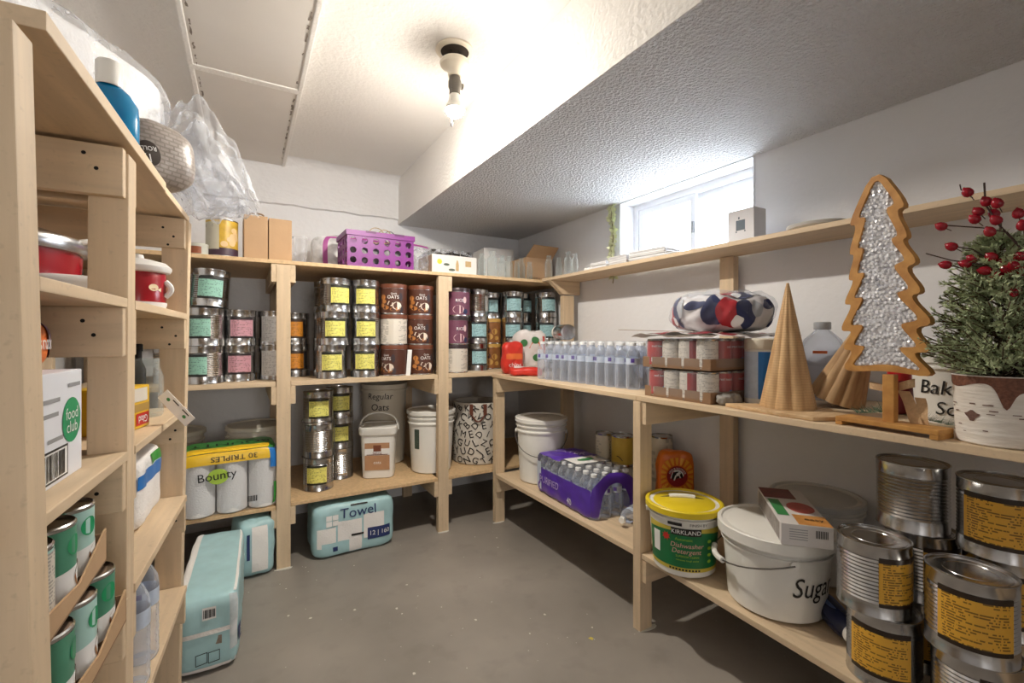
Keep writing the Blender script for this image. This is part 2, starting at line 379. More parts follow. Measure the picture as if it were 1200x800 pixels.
# ---------------------------------------------------------------- shelving
def board(parent, name, a, b, mat, bev=.002): return MB().box(a, b).build(name, mat, parent, smooth=0, bevel=bev)
def post(parent, a, b, shx=0, mat='wood_z', ztop=None):
    x0, y0, z0 = a; x1, y1, z1 = b; e = shx*(z1-z0)
    return MB().hexa([(x0-e,y0,z0),(x1-e,y0,z0),(x1-e,y1,z0),(x0-e,y1,z0),(x0,y0,z1),(x1,y0,z1),(x1,y1,z1),(x0,y1,z1)]).build('post', mat, parent, smooth=0, bevel=.002)
ALF = YAW-math.atan(274/533)
# left unit, local: y along its front, x = 0 at the front, negative into the unit
LU = thing('storage_shelf', 'tall pine shelf unit nearest the camera at the left wall', 'shelving', (-.2084, .70, 0), -ALF)
DL = -.54
P1, P2, P3 = (-.022, .023), (.388, .436), (1.0, 1.046)
post(LU, (-.058, P1[0]-.006, 0), (0, P1[1]-.006, 1.482), -.022)
post(LU, (-.058, P2[0], 0), (0, P2[1], 1.49), .004)
post(LU, (-.062, P3[0], 0), (.004, P3[1], 1.505), .018)
for p in (P1, P2, P3): post(LU, (DL, p[0], 0), (DL+.06, p[1], 1.485))
for lv, (zb, th) in {'A': (1.204, .018), 'C': (.922, .017), 'B': (.648, .018), 'D': (.378, .018)}.items():
    dz = {'A': 0, 'C': .0, 'B': .004, 'D': .0}[lv]
    for (y0, y1, near, far) in ((P1[1]+.014, P2[0]-.002, P1[1], P2[0]), (P2[1]+.002, P3[0]-.002, P2[1], P3[0])):
        board(LU, 'shelf_board', (DL, y0, zb+dz), (-.001, y1, zb+th+dz), 'wood_y')
        board(LU, 'cleat', (DL, near, zb-.089+dz), (-.004, near+.02, zb+dz), 'wood_x'); board(LU, 'cleat', (DL, far-.02, zb-.089+dz), (-.004, far, zb+dz), 'wood_x')
for (near, s) in ((P2[0]-.02, 0), (P2[1], 0), (P3[0]-.02, .012)): board(LU, 'cleat', (DL, near, 1.405+s), (-.004, near+.02, 1.494+s), 'wood_x')
board(LU, 'cleat', (DL, P1[0]-.028, 1.205), (-.018, P1[0]-.008, 1.243), 'wood_x'); board(LU, 'cleat', (DL, P1[0]-.028, .925), (-.012, P1[0]-.008, .98), 'wood_x')
# top: two boards end to end, the nearer one proud of the posts
iw = Matrix.Rotation(ALF, 4, 'Z') @ Matrix.Translation((.2084, -.70, 0))
def tb(c0, c1, z0, z1, th, dl):
    a = iw @ Vector((*c0, z0)); b = iw @ Vector((*c1, z1))
    MB().hexa([(dl, a.y, z0), tuple(a), tuple(b), (dl, b.y, z1), (dl, a.y, z0+th), (a.x, a.y, z0+th), (b.x, b.y, z1+th), (dl, b.y, z1+th)]).build('shelf_board', 'wood_y', LU, smooth=0, bevel=.002)
tb((-.193, .704), (-.169, 1.396), 1.494, 1.507, .022, DL)
tb((-.172, 1.400), (-.154, 1.758), 1.508, 1.513, .017, DL)
# back unit
BU = thing('storage_shelf', 'pine shelf unit along the back wall full of tins', 'shelving', (.2, 2.53, 0))
BU_ = lambda a: (a[0]-.2, a[1]-2.53, a[2])
def bb(name, a, b, mat, bev=.002): return board(BU, name, BU_(a), BU_(b), mat, bev)
for x0, x1 in ((-.74, -.676), (.131, .194), (.978, 1.042)):
    bb('post', (x0, 2.526, 0), (x1, 2.564, 1.512), 'wood_z'); bb('post', (x0, 3.215, 0), (x1, 3.253, 1.512), 'wood_z')
bb('shelf_board', (-.772, 2.525, 1.514), (.70, 3.25, 1.533), 'particle'); bb('shelf_board', (.702, 2.525, 1.515), (1.962, 3.25, 1.534), 'particle')
for x0, x1, zb in ((-.674, .129, .906), (.196, .976, .906), (1.044, 1.94, .907)):
    bb('shelf_board', (x0, 2.531, zb), (x1, 3.25, zb+.024), 'wood_x'); bb('shelf_board', (x0, 2.531, .296+(.006 if x0 > 0 else 0)), (x1, 3.25, .315+(.006 if x0 > 0 else 0)), 'particle')
for x, s in ((.131, -1), (.194, 1), (.978, -1), (1.042, 1)):
    for z in (1.513, .905, .295 + (.006 if (x > .15) else 0)):
        if x == .978 and z > 1.5: continue
        bb('cleat', (min(x, x+s*.023), 2.529, z-.089), (max(x, x+s*.023), 3.25, z), 'wood_y')
# right unit
RU = thing('storage_shelf', 'two-level pine counter shelf under the window at the right wall', 'shelving', (1.34, 1.3, 0))
RU_ = lambda a: (a[0]-1.34, a[1]-1.3, a[2])
def rb(name, a, b, mat, bev=.002): return board(RU, name, RU_(a), RU_(b), mat, bev)
for y0, y1 in ((2.482, 2.520), (1.277, 1.315), (.02, .058)): rb('post', (1.336 if y0 > 2 else 1.326, y0, 0), (1.400 if y0 > 2 else 1.390, y1, .898), 'wood_z')
rb('shelf_board', (1.330, -.35, .900), (1.957, 1.30, .920), 'wood_y'); rb('shelf_board', (1.330, 1.302, .900), (1.957, 2.524, .920), 'wood_y')
rb('shelf_board', (1.332, 1.317, .284), (1.957, 2.480, .305), 'wood_y')
LZ = lambda y: .306-.037*(1.27-y)      # top of the nearer low shelf, which sags towards the camera
m = MB().hexa([RU_(p) for p in ((1.332,-.35,LZ(-.35)-.02),(1.957,-.35,LZ(-.35)-.02),(1.957,1.275,LZ(1.275)-.02),(1.332,1.275,LZ(1.275)-.02),(1.332,-.35,LZ(-.35)),(1.957,-.35,LZ(-.35)),(1.957,1.275,LZ(1.275)),(1.332,1.275,LZ(1.275)))])
m.build('shelf_board', 'wood_y', RU, smooth=0, bevel=.002)
for y0, y1 in ((2.460, 2.482), (1.255, 1.277)):
    rb('cleat', (1.334, y0, .810), (1.95, y1, .899), 'wood_x'); rb('cleat', (1.334, y0, .196), (1.95, y1, .283), 'wood_x')
rb('post', (1.812, 2.425, 0), (1.902, 2.458, 1.426), 'wood_z'); rb('post', (1.912, 1.275, 0), (1.950, 1.345, 1.520), 'wood_z')
NS = thing('wall_shelf', 'long narrow pine shelf along the right wall below the window', 'shelf', (1.71, 1.2, 1.522))
MB().box((0, -1.55, 0), (.245, 1.325, .019)).build('shelf_board', 'wood_y', NS, smooth=0, bevel=.002)
MB().prism([(0, 0), (.245, 0), (.245, -.086), (.10, -.086)], 0, .038, fn=lambda x, y, z: (x, 1.265-z, y-.001)).build('bracket', 'wood_x', NS, smooth=0, bevel=.002)
# ---------------------------------------------------------------- tins
def ribbed(r, h, n0=.20, n1=.82, ribs=12, amp=.0030):
    pr = [(r*.965, 0), (r, .001), (r, .004), (r*.985, .006)]
    a, b = h*n0, h*n1
    pr.append((r*.985, a))
    for i in range(ribs*2+1): pr.append((r*.985-(amp if i % 2 else 0), a+(b-a)*i/(ribs*2)))
    pr += [(r*.985, b), (r*.985, h-.006), (r, h-.004), (r, h-.001), (r*.965, h)]
    return pr
def lid_prof(r, h): return [(r*.966, h), (r*.962, h-.005), (r*.86, h-.005), (r*.85, h-.0035), (r*.82, h-.0035), (r*.81, h-.005), (r*.6, h-.005), (r*.59, h-.004), (r*.565, h-.004), (r*.555, h-.005), (.001, h-.005)]
R10, H10 = .0785, .178
ME_CAN = MB().lathe(ribbed(R10, H10), 40, cap0=True, cap1=False).mesh('can_body', 'tin', 50)
ME_LID = MB().lathe(lid_prof(R10, H10), 40, cap0=False, cap1=True).mesh('can_lid', 'tin', 50)
def patch_mesh(r, z0, z1, arc, mat, name='label', n=16, a0=0):
    return MB().grid(lambda u, v: (r*cos(a0-arc/2+arc*u), r*sin(a0-arc/2+arc*u), z0+(z1-z0)*v), n, 2).mesh(name, mat, 60)
_lab = {}
def lab10(mat, arc=78, z0=.036, z1=.140):
    k = (mat, arc, z0, z1)
    if k not in _lab: _lab[k] = patch_mesh(R10*.986+.0008, z0, z1, R(arc), mat)
    return _lab[k]
printed('lab_mint', (150, 200, 182), (38, 40, 38), n=15, amount=.5); printed('lab_pink', (202, 150, 162), (44, 34, 36), n=15)
printed('lab_orange', (214, 138, 38), (60, 38, 20), n=14); printed('lab_yellow', (230, 224, 120), (40, 40, 30), n=15)
printed('lab_blue', (164, 206, 212), (36, 44, 48), n=14); printed('lab_white', (206, 204, 200), None, n=18, amount=.35)
printed('lab_amber', (226, 172, 60), (44, 30, 18), ink=(60, 36, 12), n=20, dens=.55, amount=.75, top=.10, bot=.08)
printed('lab_back', (218, 210, 198), None, n=20, dens=.52, amount=.45)
def can10(label, x, y, z, lab=None, off=0, tilt=None, group=None, arc=78, z0=.036, z1=.140, lid='top'):
    t = thing('tin_can', label, 'tin can', (x, y, z), camrot(x, y, off), group, tilt)
    obj('body', ME_CAN, t); obj('lid', ME_LID, t)
    if lab: obj('label', lab10(lab, arc, z0, z1), t)
    return t
ZM, ZB = .9305, .3225
G_M = 'storage tins on the back shelf'
# bay one: mint stack (top tin tilted), pink pair, plain pair
gx, gy = -.171, 2.625
can10('bottom tin of the mint-labelled stack at the left of the back shelf', gx, gy, ZM, 'lab_mint', -.55, group=G_M)
can10('middle tin of the mint-labelled stack at the left of the back shelf', gx+.004, gy, ZM+H10, 'lab_mint', -.42, group=G_M)
can10('tilted top tin of the mint-labelled stack at the left of the back shelf', gx+.020, gy+.004, ZM+2*H10+.0065, 'lab_mint', -.02, tilt=(R(-3.5), R(-2.0)), group=G_M)
can10('mint-labelled tin mostly hidden behind the tilted top tin', gx-.135, gy+.115, ZM+2*H10, 'lab_mint', .3, group=G_M)
can10('lower tin under the mostly hidden mint-labelled tin', gx-.135, gy+.115, ZM, 'lab_mint', .2, group=G_M); can10('middle tin under the mostly hidden mint-labelled tin', gx-.135, gy+.115, ZM+H10, 'lab_mint', .1, group=G_M)
can10('lower of the two tins with a dusty pink label', -.034, 2.70, ZM, 'lab_pink', .12, group=G_M)
can10('upper of the two tins with a dusty pink label', -.030, 2.70, ZM+H10, 'lab_pink', .20, group=G_M)
can10('lower tin with a plain grey-white label beside the pink ones', .128, 2.742, ZM, 'lab_white', .1, group=G_M, arc=100, z0=.02, z1=.150)
can10('upper tin with a plain grey-white label beside the pink ones', .128, 2.742, ZM+H10, 'lab_white', .1, group=G_M, arc=100, z0=.02, z1=.150)
# bay two
can10('lower of the two orange-labelled tins beside the shelf post', .243, 2.865, ZM, 'lab_orange', -.1, group=G_M)
can10('upper of the two orange-labelled tins beside the shelf post', .240, 2.865, ZM+H10, 'lab_orange', -.1, group=G_M)
yx, yy = .402, 2.622
for k, (dx, off, w) in enumerate(((0, .02, 'bottom'), (.012, .10, 'middle'), (.020, .38, 'top'))):
    can10(w+' tin of the front left yellow-labelled stack on the middle shelf', yx+dx, yy, ZM+k*H10, 'lab_yellow', off, group=G_M)
    can10(w+' tin of the stack hidden behind the front left yellow-labelled stack', yx+.004+dx*.2, yy+.166, ZM+k*H10, 'lab_yellow', .9, group=G_M)
for k, (dx, off, w) in enumerate(((0, .0, 'bottom'), (.002, .06, 'middle'), (.003, .02, 'top'))):
    can10(w+' tin of the yellow-labelled stack right beside the oats tins', .578+dx, 2.622, ZM+k*H10, 'lab_yellow', off, group=G_M)
# oats / rice tins with wrapped printed label and lid
plain('oat_brown', (84, 46, 32), .45, var=.25, vscale=30); plain('oat_lid', (112, 62, 40), .4, var=.15); plain('oat_cookie', (196, 128, 66), .5, var=.3, vscale=60); plain('oat_milk', (236, 222, 206), .45, var=.05)
plain('rice_purple', (120, 70, 92), .45, var=.2, vscale=25); plain('rice_lid', (70, 58, 62), .35, .3, var=.1); plain('rice_bowl', (226, 196, 196), .45, var=.06); plain('navy', (44, 52, 92), .5, var=.1)
ME_TINB = MB().lathe([(.075, 0), (.0765, .002), (.0765, .006), (.0755, .008), (.0755, .150), (.075, .152)], 36).mesh('tin_body', 'tin', 40)
def wrapmesh(mat, arc=2*pi, nm='label'): return MB().grid(lambda u, v: (.0758*cos(pi-arc*u+arc/2), .0758*sin(pi-arc*u+arc/2), .009+.140*v) , 36, 1, flip=True).mesh(nm, mat, 60)
_tl = {}
def tinlid(mat):
    if mat not in _tl: _tl[mat] = MB().lathe([(.0755, .1505), (.0775, .151), (.0778, .170), (.0765, .1735), (.070, .1735), (.069, .171), (.001, .171)], 36, cap0=False).mesh('lid', mat, 40)
    return _tl[mat]
W_OAT, W_RICE, W_BACK = wrapmesh('oat_brown'), wrapmesh('rice_purple'), wrapmesh('lab_back')
def art(shapes, mat, rad=.0762, nm='print'):
    mb = MB()
    for s_ in shapes: shape(mb, s_, cylmap(rad, 0))
    return mb.mesh(nm, mat, 60)
A_COOK = art([ell(-.052, .098, .016, .015), ell(-.045, .074, .014, .012), ell(-.035, .04, .02, .012), ell(.02, .03, .03, .010), ell(-.058, .052, .014, .012)], 'oat_cookie')
A_MILK = art([[(-.012+x, .058+y) for x, y in ((-.012, 0), (.012, -.012), (.02, .008), (-.004, .018))], ell(.03, .05, .026, .022)], 'oat_milk', .0764)
A_DARK = art([ell(.052, .10, .012, .024), ell(.056, .03, .012, .02)], 'rice_lid', .0763)
A_BOWL = art([ell(.004, .042, .036, .026), ell(.045, .10, .012, .02)], 'rice_bowl'); A_NAVY = art([rect(-.012, .082, .032, .112), ell(.05, .03, .016, .016)], 'navy', .0764)
def tt(sv, size, u, v, rad=.0766): 
    vv, ff = text2d(sv, size); f = cylmap(rad, v); return MB().add(vv, ff, lambda a, b: f(u+a, b)).mesh('lettering', WHITE, 0)
T_OATS, T_QUICK, T_RICE = tt('OATS', .026, .008, .098), tt('Quick', .014, .012, .118), tt('RICE', .024, .010, .097)
def tin(label, x, y, z, kind, off=0):
    t = thing('food_tin', label, 'tin', (x, y, z), camrot(x, y, off), 'printed food tins on the back shelf')
    obj('body', ME_TINB, t); l = obj('label', {'oat': W_OAT, 'rice': W_RICE, 'back': W_BACK}[kind[:4] if kind != 'oat' else 'oat'], t)
    obj('lid', tinlid('oat_lid' if 'rice' not in label else 'rice_lid'), t)
    if kind == 'oat':
        for a in (A_COOK, A_MILK, A_DARK): obj('print', a, l)
        obj('lettering', T_OATS, l); obj('lettering', T_QUICK, l)
    if kind == 'rice':
        for a in (A_BOWL, A_NAVY): obj('print', a, l)
        obj('lettering', T_RICE, l)
    return t
HT = .1735
tin('top oats tin of the left oats stack', .738, 2.615, ZM+2*HT, 'oat', -.15); tin('middle tin of the left oats stack showing its pale nutrition side', .738, 2.615, ZM+HT, 'back'); tin('bottom oats tin of the left oats stack, picture turned left', .740, 2.615, ZM, 'oat', -.75)
tin('top oats tin of the right oats stack', .898, 2.615, ZM+2*HT, 'oat', -.02); tin('middle oats tin of the right oats stack', .895, 2.615, ZM+HT, 'oat', -.12); tin('bottom oats tin of the right oats stack, picture turned right', .896, 2.615, ZM, 'oat', .35)
slip = MB().box((-.012, -.0005, 0), (.012, .0005, .148)).build('paper_slip', 'paper_white'); slip.location = (.806, 2.560, ZM); slip.rotation_euler = (R(-4), R(4), camrot(.8, 2.5)+pi/2)
tag(slip, 'narrow white paper slip standing between the two bottom oats tins', 'paper')
tin('top rice tin beside the right shelf post', 1.143, 2.625, ZM+2*HT, 'rice', .02); tin('middle rice tin beside the right shelf post', 1.130, 2.625, ZM+HT, 'rice', .25); tin('bottom rice tin with pale back label beside the right shelf post', 1.128, 2.625, ZM, 'back', .1)
# corner bay: tall silver tins with light blue labels, yellow-brown pasta tins between
G_C = 'blue-labelled tins in the corner of the back shelf'
def cstack(x, y, spec, top=True):
    for k, (lab, off, w, tl) in enumerate(spec): can10(w, x, y, ZM+k*H10, lab, off, group=G_C, tilt=tl)
cstack(1.335, 2.75, [('lab_blue', .30, 'bottom blue-labelled tin right behind the rice tins', None), ('lab_blue', .28, 'middle blue-labelled tin right behind the rice tins', None), ('lab_white', 1.5, 'bare silver top tin right behind the rice tins', None)])
plain('pasta_brown', (150, 96, 48), .5, var=.3, vscale=40); plain('pasta_lid', (204, 160, 82), .5, var=.1)
W_PAS = wrapmesh('pasta_brown')
A_PAS = art([ell(-.03, .10, .02, .02), ell(.0, .05, .022, .02), ell(.035, .085, .02, .02), ell(.05, .04, .016, .014)], 'pasta_lid'); A_PAD = art([ell(-.034, .05, .018, .022), ell(-.008, .092, .014, .016)], 'oat_brown', .0764)
for k, w in ((0, 'lower'), (1, 'upper')):
    t = thing('food_tin', w+' golden-brown printed tin with tan lid in the corner bay', 'tin', (1.478, 2.83, ZM+k*HT), camrot(1.478, 2.83), 'printed food tins on the back shelf')
    obj('body', ME_TINB, t); l = obj('label', W_PAS, t); obj('lid', tinlid('pasta_lid'), t); obj('print', A_PAS, l); obj('print', A_PAD, l)
can10('second top tin of the corner row, blue label, on the golden-brown tins', 1.478, 2.832, ZM+2*HT, 'lab_blue', .10, group=G_C)
cstack(1.612, 2.742, [('lab_blue', 0, 'bottom tin of the middle corner stack behind the white bags', None), ('lab_blue', 0, 'mid tin of the middle corner stack behind the white bags', None), ('lab_blue', .12, 'top tin of the middle corner stack, blue label facing the room', None)])
cstack(1.742, 2.845, [('lab_blue', .5, 'bottom tin of the stack second from the corner post', None), ('lab_blue', .5, 'middle tin of the stack second from the corner post', None), ('lab_blue', .62, 'top tin of the stack second from the corner post, label turned right', None)])
cstack(1.862, 2.70, [('lab_blue', .0, 'bottom tin of the stack by the corner post', None), ('lab_blue', .12, 'middle tin of the stack by the corner post', None), ('lab_blue', .38, 'top tin of the stack by the corner post, leaning slightly', (R(1.0), R(-2.2)))])
# bottom shelf of the back unit: two stacks of yellow-labelled tins, the front one bound with wire
wx, wy = .345, 2.70
for k, (lab, off, w) in enumerate((('lab_yellow', -.12, 'bottom'), ('lab_white', 2.6, 'middle'), ('lab_yellow', .05, 'top'))):
    can10(w+' tin of the wire-bound stack on the lowest back shelf', wx, wy, ZB+k*H10, lab, off, group='tins on the lowest back shelf')
for k, (lab, off, w) in enumerate((('lab_white', 2.6, 'bottom'), ('lab_yellow', .0, 'middle'), ('lab_yellow', .1, 'top'))):
    can10(w+' tin of the narrow stack behind the wire-bound one', .482, 2.86, ZB+k*H10, lab, off, group='tins on the lowest back shelf')
m = MB(); m.tube([(.083*cos(a), .083*sin(a), .372+.004*sin(3*a)) for a in [2*pi*i/32 for i in range(32)]], .0022, 6, closed=True)
m.tube([(.083*cos(a), .083*sin(a), .176+.006*sin(2*a+1)) for a in [2*pi*i/32 for i in range(32)]], .0022, 6, closed=True); m.tube([(.083, 0, .176), (.084, .004, .27), (.083, 0, .372)], .0022, 6)
hb = m.build('wire_band', 'wire'); hb.location = (wx, wy, ZB); tag(hb, 'wire hoop bound around the front tin stack on the lowest back shelf', 'wire')
# big tins on the near low shelf at the right
G_R = 'amber-labelled tins on the low right shelf'
def nb(label, x, y, lvl, lab, off, **k): return can10(label, x, y, LZ(y)+lvl*H10+.002, lab, off, group=G_R, **k)
nb('front left lower big tin with amber label on the low right shelf', 1.418, .528, 0, 'lab_amber', -.12, arc=96, z0=.03, z1=.150)
nb('front left upper big tin, amber label turned right', 1.405, .545, 1, 'lab_amber', .98, arc=96, z0=.03, z1=.150)
nb('front right lower big tin on the low right shelf', 1.420, .355, 0, 'lab_amber', .9, arc=96, z0=.03, z1=.150)
nb('front right upper big tin, amber label facing the camera', 1.405, .362, 1, 'lab_amber', .12, arc=96, z0=.03, z1=.150)
for k, w in ((0, 'bottom'), (1, 'middle')):
    nb(w+' big tin of the rear left stack behind the front tins', 1.582, .505, k, 'lab_amber', .9, arc=96, z0=.03, z1=.150); nb(w+' big tin of the rear right stack behind the front tins', 1.588, .345, k, 'lab_amber', .35, arc=96, z0=.03, z1=.150)
nb('bare ribbed top tin of the rear left stack under the counter', 1.570, .520, 2, None, 0); nb('top tin of the rear right stack, amber label under the counter', 1.572, .352, 2, 'lab_amber', -.05, arc=96, z0=.03, z1=.150)
# ---------------------------------------------------------------- buckets and pails
def bail(r, z, drop, ax, grip=True, n=18, wid=.0022):
    """wire handle as an arc between two lugs on a bucket of radius r; ax = angle of the lug axis; drop = height of the arc's middle"""
    pts = []
    for i in range(n+1):
        t = pi*i/n; u = -cos(t)*(r+.006); w = sin(t)
        off = w*sqrt(max(0, (r+.008)**2 - 0))*(.98)
        pts.append((u*cos(ax)-off*sin(ax)*drop[0], u*sin(ax)+off*cos(ax)*drop[0], z+w*drop[1]))
    return pts
def bucket(label, x, y, z, r0, r1, h, body='plastic_white', lid='plastic_white', lid_r=None, rings=(.86, .78), handle=None, rz=None, tilt=None, name='bucket', cat='bucket', lidh=.018, grip='plastic_white', lidmat_top=None):
    t = thing(name, label, cat, (x, y, z), camrot(x, y) if rz is None else rz, None, tilt)
    pr = [(r0*.93, 0), (r0, .006)]
    rr = lambda k: r0+(r1-r0)*k
    for k in sorted(rings): pr += [(rr(k-.02), h*(k-.02)), (rr(k)+.007, h*(k-.015)), (rr(k)+.007, h*(k+.005)), (rr(k+.01), h*(k+.012))]
    pr += [(r1, h*.97)]
    if lid: pr += [(r1, h)]
    else: pr += [(r1+.004, h*.97), (r1+.004, h), (r1-.004, h), (r0-.004, .01), (.001, .01)]
    MB().lathe(pr, 48, cap1=bool(lid)).build('body', body, t)
    if lid:
        lr = lid_r or r1+.010
        MB().lathe([(lr-.004, h-lidh), (lr, h-lidh+.002), (lr, h+.003), (lr-.004, h+.006), (lr-.012, h+.006), (lr-.016, h-.002), (lr-.024, h-.002), (lr-.03, h+.001), (.001, h+.001)], 48, cap0=False).build('lid', lid, t)
    if handle:
        drop, zz, ax = handle; pts = bail(r1+.004, zz, drop, ax)
        hd = MB().tube(pts, .0024, 6).build('handle', 'wire' if grip != 'self' else body, t)
        if grip and grip != 'self': k = len(pts)//2; MB().tube(pts[k-2:k+3], .009, 10).build('grip', grip, hd)
        for s_ in (-1, 1):
            m = MB(); m.M = Matrix.Translation((s_*cos(ax)*(r1+.003), s_*sin(ax)*(r1+.003), zz)) @ Matrix.Rotation(ax, 4, 'Z') @ Matrix.Rotation(pi/2, 4, 'Y'); m.lathe([(.012, -.006), (.012, .006)], 10); m.build('handle_lug', body, t)
    return t
# right unit, low shelf
bucket('white lidded bucket with hanging wire handle in the corner of the low shelf', 1.527, 2.262, .306, .128, .146, .365, handle=((-1.04, -.12), .285, R(88)), rings=(.90, .82), lid='plastic_white', grip=None)
k = bucket('detergent bucket with yellow lid and green label on the low right shelf', 1.412, 1.142, LZ(1.142)+.002, .108, .126, .235, lid='lid_yellow' if plain('lid_yellow', (226, 200, 36), .4, var=.08, vscale=20) else 0, lid_r=.137, rings=(.88,), handle=((.30, .036), .205, R(100)), rz=camrot(1.412, 1.142), tilt=(R(0), R(0)))
plain('det_green', (18, 112, 62), .35, var=.15, vscale=18); plain('det_gold', (206, 186, 70), .4, var=.06); plain('det_red', (196, 40, 34), .4, var=.05); plain('det_lime', (160, 196, 60), .4, var=0)
cm = conemap(.108, .126, .235, 0, 0, .0012); cm2 = conemap(.108, .126, .235, 0, 0, .002); cm3 = conemap(.108, .126, .235, 0, 0, .0028)
lb = MB(); lb.grid(lambda u, v: cm(-.150+.30*u, .024+.155*v), 30, 3); lb = lb.build('label', 'det_gold', k)
MB().grid(lambda u, v: cm2(-.146+.292*u, .038+(.118+.012*sin(u*pi))*v), 30, 3).build('print', 'det_green', lb)
m = MB(); strip(m, -.044, .154, .060, .180, cm3); m.build('print', INK, lb)
sh = lambda du, dv, f=cm3: (lambda u, v: f(u+du, v+dv))
text(lb, 'KIRKLAND', .021, sh(.008, .166, conemap(.108, .126, .235, 0, 0, .0036)), WHITE)
text(lb, 'Automatic', .014, sh(.0, .140), 'det_lime'); plain('det_pink', (222, 170, 160), .4, var=0)
text(lb, 'Dishwasher', .024, sh(.010, .118), 'det_pink', shear=.2); text(lb, 'Detergent', .024, sh(.008, .097), 'det_pink', shear=.2)
text(lb, 'SUPERIOR CLEAN', .010, sh(.012, .079), 'det_lime'); text(lb, 'removes tough stains', .009, sh(.012, .066), 'det_lime')
m = MB(); shape(m, [( -.062+(.017 if i % 2 else .009)*cos(2*pi*i/16), .142+(.017 if i % 2 else .009)*sin(2*pi*i/16)) for i in range(16)], cm3); m.build('print', 'det_red', lb)
m = MB(); strip(m, -.120, .075, -.088, .15, cm3, 6); m.build('print', 'paper_white', lb)
m = MB()
for i in range(4): shape(m, ell(.092, .062+i*.024, .008, .006, 10), cm3)
m.build('print', 'det_lime', lb)
m = MB()
for i in range(10): shape(m, rect(-.05+i*.011, .027, -.043+i*.011, .034), cm2)
strip(m, -.055, .190, -.006, .201, sh(0, 0, conemap(.113, .133, .235, 0, 0, .003))); m.build('print', INK, k)
text(k, 'FINISH BY', .014, sh(.05, .196, conemap(.113, .133, .235, 0, 0, .003)), INK)
sgx, sgy = 1.498, .852
sg = bucket('white sugar bucket with handwritten Sugar, under a flat food box', sgx, sgy, LZ(sgy)+.002, .140, .158, .245, lid_r=.172, lidh=.03, rings=(.80,), handle=((-1.10, -.055), .188, R(18)), grip='plastic_white', rz=camrot(sgx, sgy))
scm = conemap(.140, .158, .245, 0, 0, .0022)
text(sg, 'Sugar', .085, lambda u, v: scm(u+.118, v+.112), INK, shear=.25, sx=.8)
bk = bucket('large white round tub with a domed lid behind the sugar bucket', 1.812, .880, LZ(.88)+.002, .128, .142, .275, lid='lid_grey' if plain('lid_grey', (206, 206, 204), .4, var=.03) else 0, lid_r=.150, rings=(.88,))
bs = bucket('white tub with handwritten Baking Soda behind the wooden tree', 1.640, .435, .9205, .096, .106, .180, body='plastic_white', lid_r=.112, rings=(.84,))
bcm = conemap(.096, .106, .180, 0, 0, .0022)
text(bs, 'Baking', .052, lambda u, v: bcm(u-.030, v+.098), INK, shear=.15); text(bs, 'Soda', .048, lambda u, v: bcm(u-.010, v+.045), INK, shear=.15)
# back unit, lowest shelf
bucket('white lidded bucket with recycling print beside the right back post', 1.010, 2.735, ZB, .122, .142, .372, rings=(.90, .82), grip=None, name='bucket')
o = [q for q in bpy.data.objects if q.get('label', '').startswith('white lidded bucket with recycling')][0]
gm = conemap(.122, .142, .372, 0, 0, .0015); m = MB(); strip(m, -.112, .15, -.075, .27, gm, 4); pl = m.build('print', plain('print_green', (70, 86, 74), .5, var=.5, vscale=120), o)
ro = bucket('grey-white bucket with handwritten Regular Oats behind the square pail', .805, 3.075, ZB, .128, .145, .52, body='plastic_cream', lid=None, rings=(.93,), grip=None)
rcm = conemap(.128, .145, .52, 0, 0, .0018); text(ro, 'Regular', .055, lambda u, v: rcm(u-.03, v+.445), INK, shear=.1); text(ro, 'Oats', .06, lambda u, v: rcm(u-.03, v+.375), INK, shear=.1)
bucket('cream bucket in shade between the square pail and the white bucket', .880, 2.985, ZB, .118, .13, .34, body='plastic_cream', lid='plastic_cream', grip=None) if False else None
bucket('open grey-white bucket behind the paper towels on the lowest back shelf', .060, 2.98, ZB, .130, .150, .33, body='plastic_cream', lid='plastic_cream', handle=((.3, .0), .27, R(90)), grip=None)
bucket('lidded bucket at the far left of the lowest back shelf', -.335, 2.98, ZB, .120, .140, .33, body='plastic_cream', lid='plastic_cream', grip=None)
# square pail with arched handle and tan label
pr_ = lambda w, d, n=24, e=5: [((abs(cos(a))**(2/e))*math.copysign(w, cos(a)), (abs(sin(a))**(2/e))*math.copysign(d, sin(a))) for a in [2*pi*i/n+pi/n for i in range(n)]]
def sqlathe(mb, secs, n=40):   # sections (halfwidth, z) of a rounded square
    mb.grid(lambda u, v: (lambda s_: (*pr_(s_[0], s_[0], n)[int(round(u*n)) % n], s_[1]))(secs[int(round(v*(len(secs)-1)))]), n, len(secs)-1, closeu=True)
    k0 = len(mb.v)-n*len(secs); mb.af([k0+i for i in range(n)][::-1]); mb.af([k0+n*(len(secs)-1)+i for i in range(n)]); return mb
pa = thing('square_pail', 'square white pail with arched handle and tan label on the lowest back shelf', 'pail', (.698, 2.785, ZB), -.36)
sqlathe(MB(), [(.086, 0), (.090, .004), (.100, .25), (.106, .255), (.106, .262), (.102, .266)]).build('body', 'plastic_white', pa)
sqlathe(MB(), [(.108, .255), (.110, .258), (.111, .296), (.108, .300), (.098, .300), (.096, .296)]).build('lid', 'plastic_white', pa)
MB().tube([(cos(t)*-.112, .0, .268+.105*sin(t)**.7) for t in [pi*i/20 for i in range(21)]], .0055, 8).build('handle', 'plastic_white', pa)
fm = planemap((0, -.1005, .125), (1, 0, 0), (0, .0400, 1)); plain('tan_print', (184, 140, 104), .5, var=.12, vscale=30)
m = MB(); shape(m, rect(-.070, -.075, .070, .085), lambda u, v: (u, -.0910-.040*(.125+v)-.0015, .125+v)); lb = m.build('label', 'paper_white', pa)
pm = lambda o_: (lambda u, v: (u, -.0910-.040*(.125+v)-o_, .125+v))
